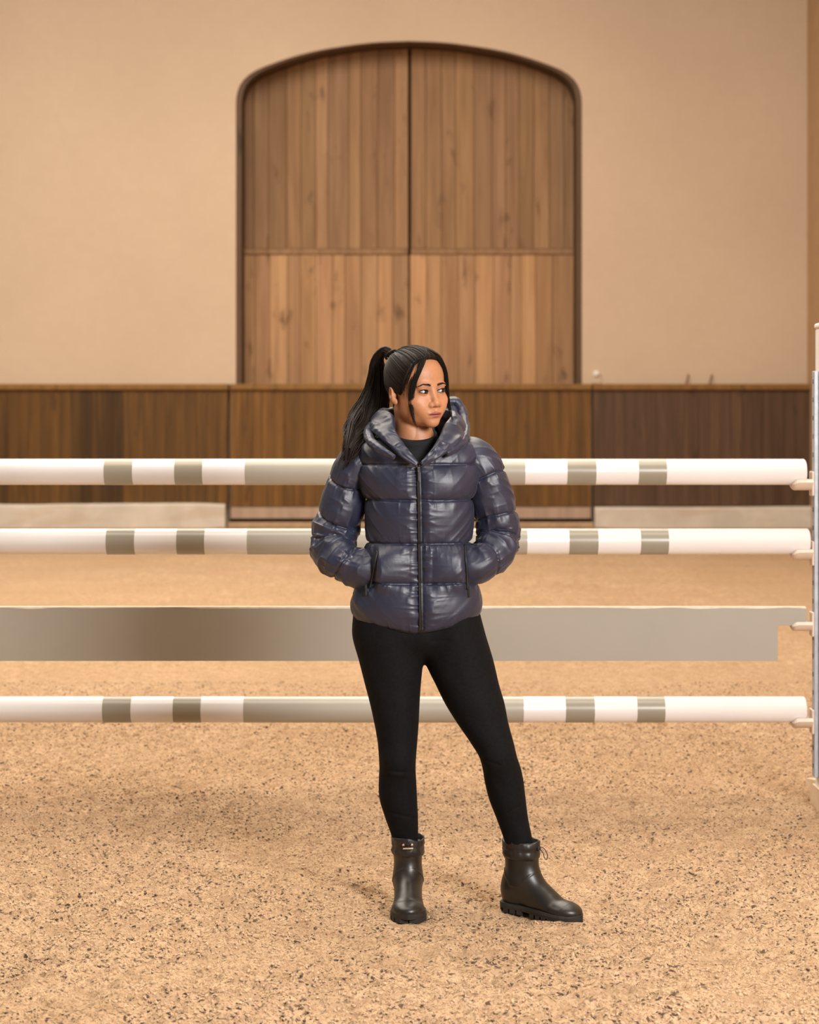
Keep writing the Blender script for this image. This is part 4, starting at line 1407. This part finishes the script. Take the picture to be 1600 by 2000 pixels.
# zip, pulls, pocket zips
m = MB()
zz_py = np.linspace(903, 1236, 70)
rows = []
for q in zz_py:
    c0 = torso_at(float(ZIP(q) / K + 800), q, 0)
    ctr = np.array([float(ZIP(q)) * (c0[1] / YP), c0[1] - .0065, c0[2]])
    rows.append([ctr + np.array([-.0062, .006, 0]), ctr + np.array([-.0058, -.0015, 0]), ctr + np.array([-.0018, -.0022, 0]), ctr + np.array([0, -.0008, 0]), ctr + np.array([.0018, -.0022, 0]), ctr + np.array([.0058, -.0015, 0]), ctr + np.array([.0062, .006, 0])])
V = np.array(rows).reshape(-1, 3)
zipper = under(mesh_obj('zip', V, grid_faces(70, 7), zip_black), jacket)
p0 = torso_at(818, 925, .012)
m = MB().box(p0[0] - .0045, p0[0] + .0045, p0[1] - .004, p0[1] + .001, p0[2] + .004, p0[2] + .018, .0015)
m.box(p0[0] - .003, p0[0] + .003, p0[1] - .0055, p0[1] - .003, p0[2] - .022, p0[2] + .008, .001)
m.build('zip_pull', zip_metal, None); under(bpy.data.objects[[o.name for o in bpy.data.objects if o.name.startswith('zip_pull')][-1]], jacket)
for line, tagp in (([(739, 1076), (735, 1100), (730, 1130), (725, 1154)], (722, 1154)), ([(906, 1066), (908, 1095), (910, 1130), (911, 1158)], (911, 1157))):
    pts = [torso_at(px, q, .004) for px, q in line]
    o = MB().tube(spline(np.array(pts), 24), .0032, 8).build('pocket_zip', zip_black, None, True); under(o, jacket)
    p0 = torso_at(*tagp, .012)
    o = MB().box(p0[0] - .003, p0[0] + .003, p0[1] - .003, p0[1] + .002, p0[2] - .022, p0[2] + .010, .001).build('pocket_zip_pull', zip_black, None); under(o, jacket)

# ---- breeches -------------------------------------------------------------
leg_py = [1195, 1240, 1290, 1340, 1370, 1410, 1450, 1475, 1500, 1520, 1560, 1600, 1640, 1690]
R_out = [690, 688, 701, 714, 722, 731, 738, 740, 741, 740, 741, 752, 765, 774]
R_in = [826, 828, 826.5, 822, 820, 818, 815, 813, 812, 813, 815, 817, 817, 815]
L_out = [937, 949, 964, 976, 985, 993, 1004, 1010, 1018, 1022, 1027, 1032, 1040, 1046]
L_in = [824, 826, 830, 853, 868, 893, 921, 936, 943, 946, 955, 970, 984, 996]
dep = [.112, .112, .100, .091, .086, .077, .069, .065, .062, .062, .062, .054, .044, .040]
yR = [6.105, 6.105, 6.10, 6.095, 6.09, 6.085, 6.082, 6.082, 6.09, 6.098, 6.114, 6.128, 6.143, 6.143]
yL = [6.105, 6.105, 6.10, 6.09, 6.085, 6.078, 6.072, 6.072, 6.08, 6.088, 6.100, 6.107, 6.11, 6.115]
h = .0042
P = field((-.205, 5.94, .15), (.420, 6.26, .925), h)
zc = P[2][0, 0, :].astype(float)
pyc = HORIZON + (CAM_H - zc) / K
def leg(out, inn, yy):
    o_, i_, y_, b_ = [curve1(leg_py, t)(pyc) for t in (out, inn, yy, dep)]
    cx = ((o_ + i_) / 2 - 800) * K * (y_ / YP); aw = np.abs(o_ - i_) / 2 * K
    cx, aw, y_, b_ = [t.astype(np.float32)[None, None, :] for t in (cx, aw, y_, b_)]
    return (np.sqrt(((P[0] - cx) / aw)**2 + ((P[1] - y_) / b_)**2) - 1) * np.minimum(aw, b_)
dR, dL = leg(R_out, R_in, yR), leg(L_out, L_in, yL)
d = smin(dR, dL, .018)
d = smin(d, ell(P, pnt(820, 1235, 6.095), (.105, .100, .075)), .03)
for (px, q, rr) in ((777, 1488, .030), (972, 1480, .030)):      # kneecaps
    d = smin(d, ell(P, pnt(px, q, 6.035), (rr, .016, .034)), .03)
d = smax(d, P[2] - np.float32(.918), .01)
d = smax(d, np.float32(.160) - P[2], .01)
V, Q = surface_nets(d, (P[0][0, 0, 0], P[1][0, 0, 0], P[2][0, 0, 0]), h)
del P, d, dR, dL
V = relax(V, Q, 2, .5)
# creases behind and under the knees, at the groin and above the boots
pyv = HORIZON + (CAM_H - V[:, 2]) / K
def crease(pc, w, amp, slope, xlo, xhi, seed):
    pxv = V[:, 0] / V[:, 1] * FPX + 800
    t = (pyv - pc - slope * (pxv - (xlo + xhi) / 2)) 
    m_ = np.clip((pxv - xlo) / 10, 0, 1) * np.clip((xhi - pxv) / 10, 0, 1) * (V[:, 1] < 6.1)
    return amp * np.exp(-(t / w)**2) * m_
off = -crease(1499, 3.0, .0035, .10, 748, 812, 1) + crease(1506, 4, .0025, .10, 748, 812, 2) - crease(1590, 3, .003, .28, 755, 822, 3) - crease(1578, 3, .003, -.55, 965, 1030, 4) - crease(1245, 3, .003, -.02, 838, 885, 5) - crease(1478, 3, .0025, .3, 925, 985, 6) + .0016 * vnoise(V[:, 0] * 30, V[:, 1] * 30, V[:, 2] * 22, seed=160)
V[:, 1] += -off * np.sign(6.1 - V[:, 1])
breeches = child_of(mesh_obj('breeches', V, Q, breech, smooth=True), person)
breeches['label'] = 'black close-fitting riding breeches'

# ---- boots -------------------------------------------------------------------
def boot(heel, toe, label, clasp, sink=0.0):
    heel, toe = np.array(heel, float), np.array(toe, float)
    L = np.linalg.norm(toe - heel)
    e = (toe - heel) / L
    sd = np.array([-e[1], e[0]])
    def W(q):
        q = np.asarray(q, float)
        return np.stack([heel[0] + q[..., 0] * e[0] + q[..., 1] * sd[0], heel[1] + q[..., 0] * e[1] + q[..., 1] * sd[1], q[..., 2] - .004 - sink * np.clip(q[..., 0] / L, 0, 1)], -1)
    h = .0028
    P = field((-.02, -.062, .012), (L + .01, .062, .222), h)
    d = ell(P, (.047, 0, .060), (.047, .0365, .062))
    t = np.clip((P[2] - .05) / .16, 0, 1)
    cu = .072 - .004 * t; ru = .050 + .006 * t; rv = .0365 + .0100 * t
    sh = (np.sqrt(((P[0] - cu) / ru)**2 + (P[1] / rv)**2) - 1) * np.float32(.042)
    sh = smax(sh, np.float32(.07) - P[2], .02)
    d = smin(d, sh, .03)
    d = smin(d, cone(P, (.092, 0, .096), (.165, 0, .050), .040, .033), .03)
    d = smin(d, ell(P, (L - .068, -.001, .033), (.064, .0490, .029)), .022)
    d = smin(d, ell(P, (.13, 0, .045), (.06, .035, .035)), .03)
    d = smax(d, np.float32(.021) - P[2], .004)
    d = smax(d, P[2] - np.float32(.206), .006)
    # raised seam round the vamp
    V, Q = surface_nets(d, (P[0][0, 0, 0], P[1][0, 0, 0], P[2][0, 0, 0]), h)
    V = relax(V, Q, 2, .5)
    zz = np.where(V[:, 0] < .075, .088 + .9 * np.maximum(0, .075 - V[:, 0] - .02)**1 * 1.2, .088 + 1.1 * np.maximum(0, V[:, 0] - .085))
    nn = V - np.stack([np.clip(V[:, 0], .04, .20), 0 * V[:, 0], np.clip(V[:, 2], .05, .3)], 1)
    nn[:, 2] *= .3
    nn /= np.linalg.norm(nn, axis=1)[:, None] + 1e-9
    ridge = np.exp(-((V[:, 2] - zz) / .0030)**2) * (V[:, 2] < .150) * (V[:, 0] > .018) * .0022
    toe_r = np.exp(-((V[:, 0] - (L - .042) - 6 * V[:, 1]**2 * -1) / .0035)**2) * (V[:, 0] > .15) * .0012
    V = V + nn * (ridge + toe_r)[:, None]
    bt = mesh_obj('boot', W(V), Q, rubber, smooth=True)
    child_of(bt, person)
    bt['label'] = label
    # sole: welt plate, heel block and lugs
    us = np.concatenate([np.linspace(0, .012, 5), np.linspace(.02, L - .03, 22), L - .028 * (1 - np.sin(np.linspace(.1, math.pi / 2, 8)))])
    wd = curve1([0, .004, .012, .03, .06, .10, .14, L - .090, L - .065, L - .040, L - .020, L - .008, L], [.004, .018, .030, .037, .036, .034, .043, .0530, .0520, .0445, .0315, .0175, .003])
    out = [(u, float(wd(u))) for u in us]
    loop = out + [(u, -w_) for u, w_ in out[::-1]]
    n = len(loop)
    spring = lambda u: .003 * max(0, (u - (L - .07)) / .07)**2
    m = MB()
    v = [(u, w_ * s_, z_ + spring(u)) for z_, s_ in ((.012, .99), (.021, 1.02), (.028, .985)) for u, w_ in loop]
    fs = [(a * n + (i + 1) % n, a * n + i, (a + 1) * n + i, (a + 1) * n + (i + 1) % n) for a in range(2) for i in range(n)]
    m.add(v, [list(range(n))] + fs + [[2 * n + i for i in range(n)][::-1]])
    u = .002
    while u < L - .012:
        du = .017
        if not (.088 < u + du / 2 < .128):
            for s_ in (-1, 1):
                w0, w1 = float(wd(u)) * 1.02, float(wd(min(u + du, L - .003))) * 1.02
                iw0, iw1 = max(0, w0 - .024), max(0, w1 - .024)
                zt = .014
                q = [(u, s_ * w0, spring(u)), (u + du, s_ * w1, spring(u + du)), (u + du, s_ * iw1, spring(u + du)), (u, s_ * iw0, spring(u)),
                     (u, s_ * w0, zt), (u + du, s_ * w1, zt), (u + du, s_ * iw1, zt), (u, s_ * iw0, zt)]
                m.add(q, [(0, 1, 2, 3), (7, 6, 5, 4), (0, 4, 5, 1), (1, 5, 6, 2), (2, 6, 7, 3), (3, 7, 4, 0)])
        u += .0235
    m.box(.010, .084, -.028, .028, .003, .02)
    m.v = [tuple(q) for q in W(np.array(m.v))]
    under(m.build('sole', sole_rubber, None), bt)
    # gathered nylon cuff
    a = np.linspace(0, 2 * np.pi, 84, endpoint=False)
    rows = []
    for z_, k_ in ((.166, .955), (.168, .99), (.173, 1.025), (.180, 1.04), (.188, 1.02), (.194, .985), (.199, 1.03), (.207, 1.05), (.216, 1.035), (.220, 1.0), (.218, .95), (.185, .90)):
        w_ = 1 + .048 * vnoise(np.cos(a) * 3.2 + z_ * 60, np.sin(a) * 3.2, z_ * 90 + a * 0, seed=170 + clasp) + .028 * vnoise(np.cos(a) * 8, np.sin(a) * 8, z_ * 160 + a * 0, seed=171)
        rows.append(np.stack([.067 + .058 * k_ * w_ * np.cos(a), .0485 * k_ * w_ * np.sin(a), z_ + .006 * vnoise(np.cos(a) * 1.6, np.sin(a) * 1.6, seed=172 + clasp) * (z_ > .19) + 0 * a], 1))
    cf = mesh_obj('cuff', W(np.concatenate(rows)), grid_faces(len(rows), 84, True), cuff_nylon, smooth=True)
    under(cf, bt)
    # drawcord with stopper
    if clasp:
        m = MB().box(.128, .134, -.016, .016, .193, .198, .001)
        m.box(.126, .134, -.018, -.010, .203, .210, .002); m.box(.126, .134, .008, .016, .203, .210, .002)
        m.v = [tuple(q) for q in W(np.array(m.v))]
        under(m.build('cord_clasp', bright_metal, None), bt)
    else:
        m = MB().box(.122, .134, -.007, .007, .195, .209, .003)
        m.v = [tuple(q) for q in W(np.array(m.v))]
        under(m.build('cord_stopper', cuff_nylon, None), bt)
    lp = np.array([(.128, .004, .201), (.140, .006, .205), (.150, .008, .195), (.155, .008, .181), (.151, .006, .171), (.146, .005, .177), (.143, .004, .189), (.134, .002, .199)]) if not clasp else np.array([(.128, -.012, .205), (.133, -.006, .211), (.134, 0, .208), (.133, .006, .212), (.128, .012, .206)])
    under(MB().tube(W(spline(lp, 26)), .0014, 6).build('drawcord', cuff_nylon, None, True), bt)
    return bt
boot((-.006, 6.212), (-.002, 5.944), 'dark rubber ankle boot pointing forward', 1)
boot((.282, 6.155), (.511, 5.994), 'dark rubber ankle boot turned outward', 0, .013)
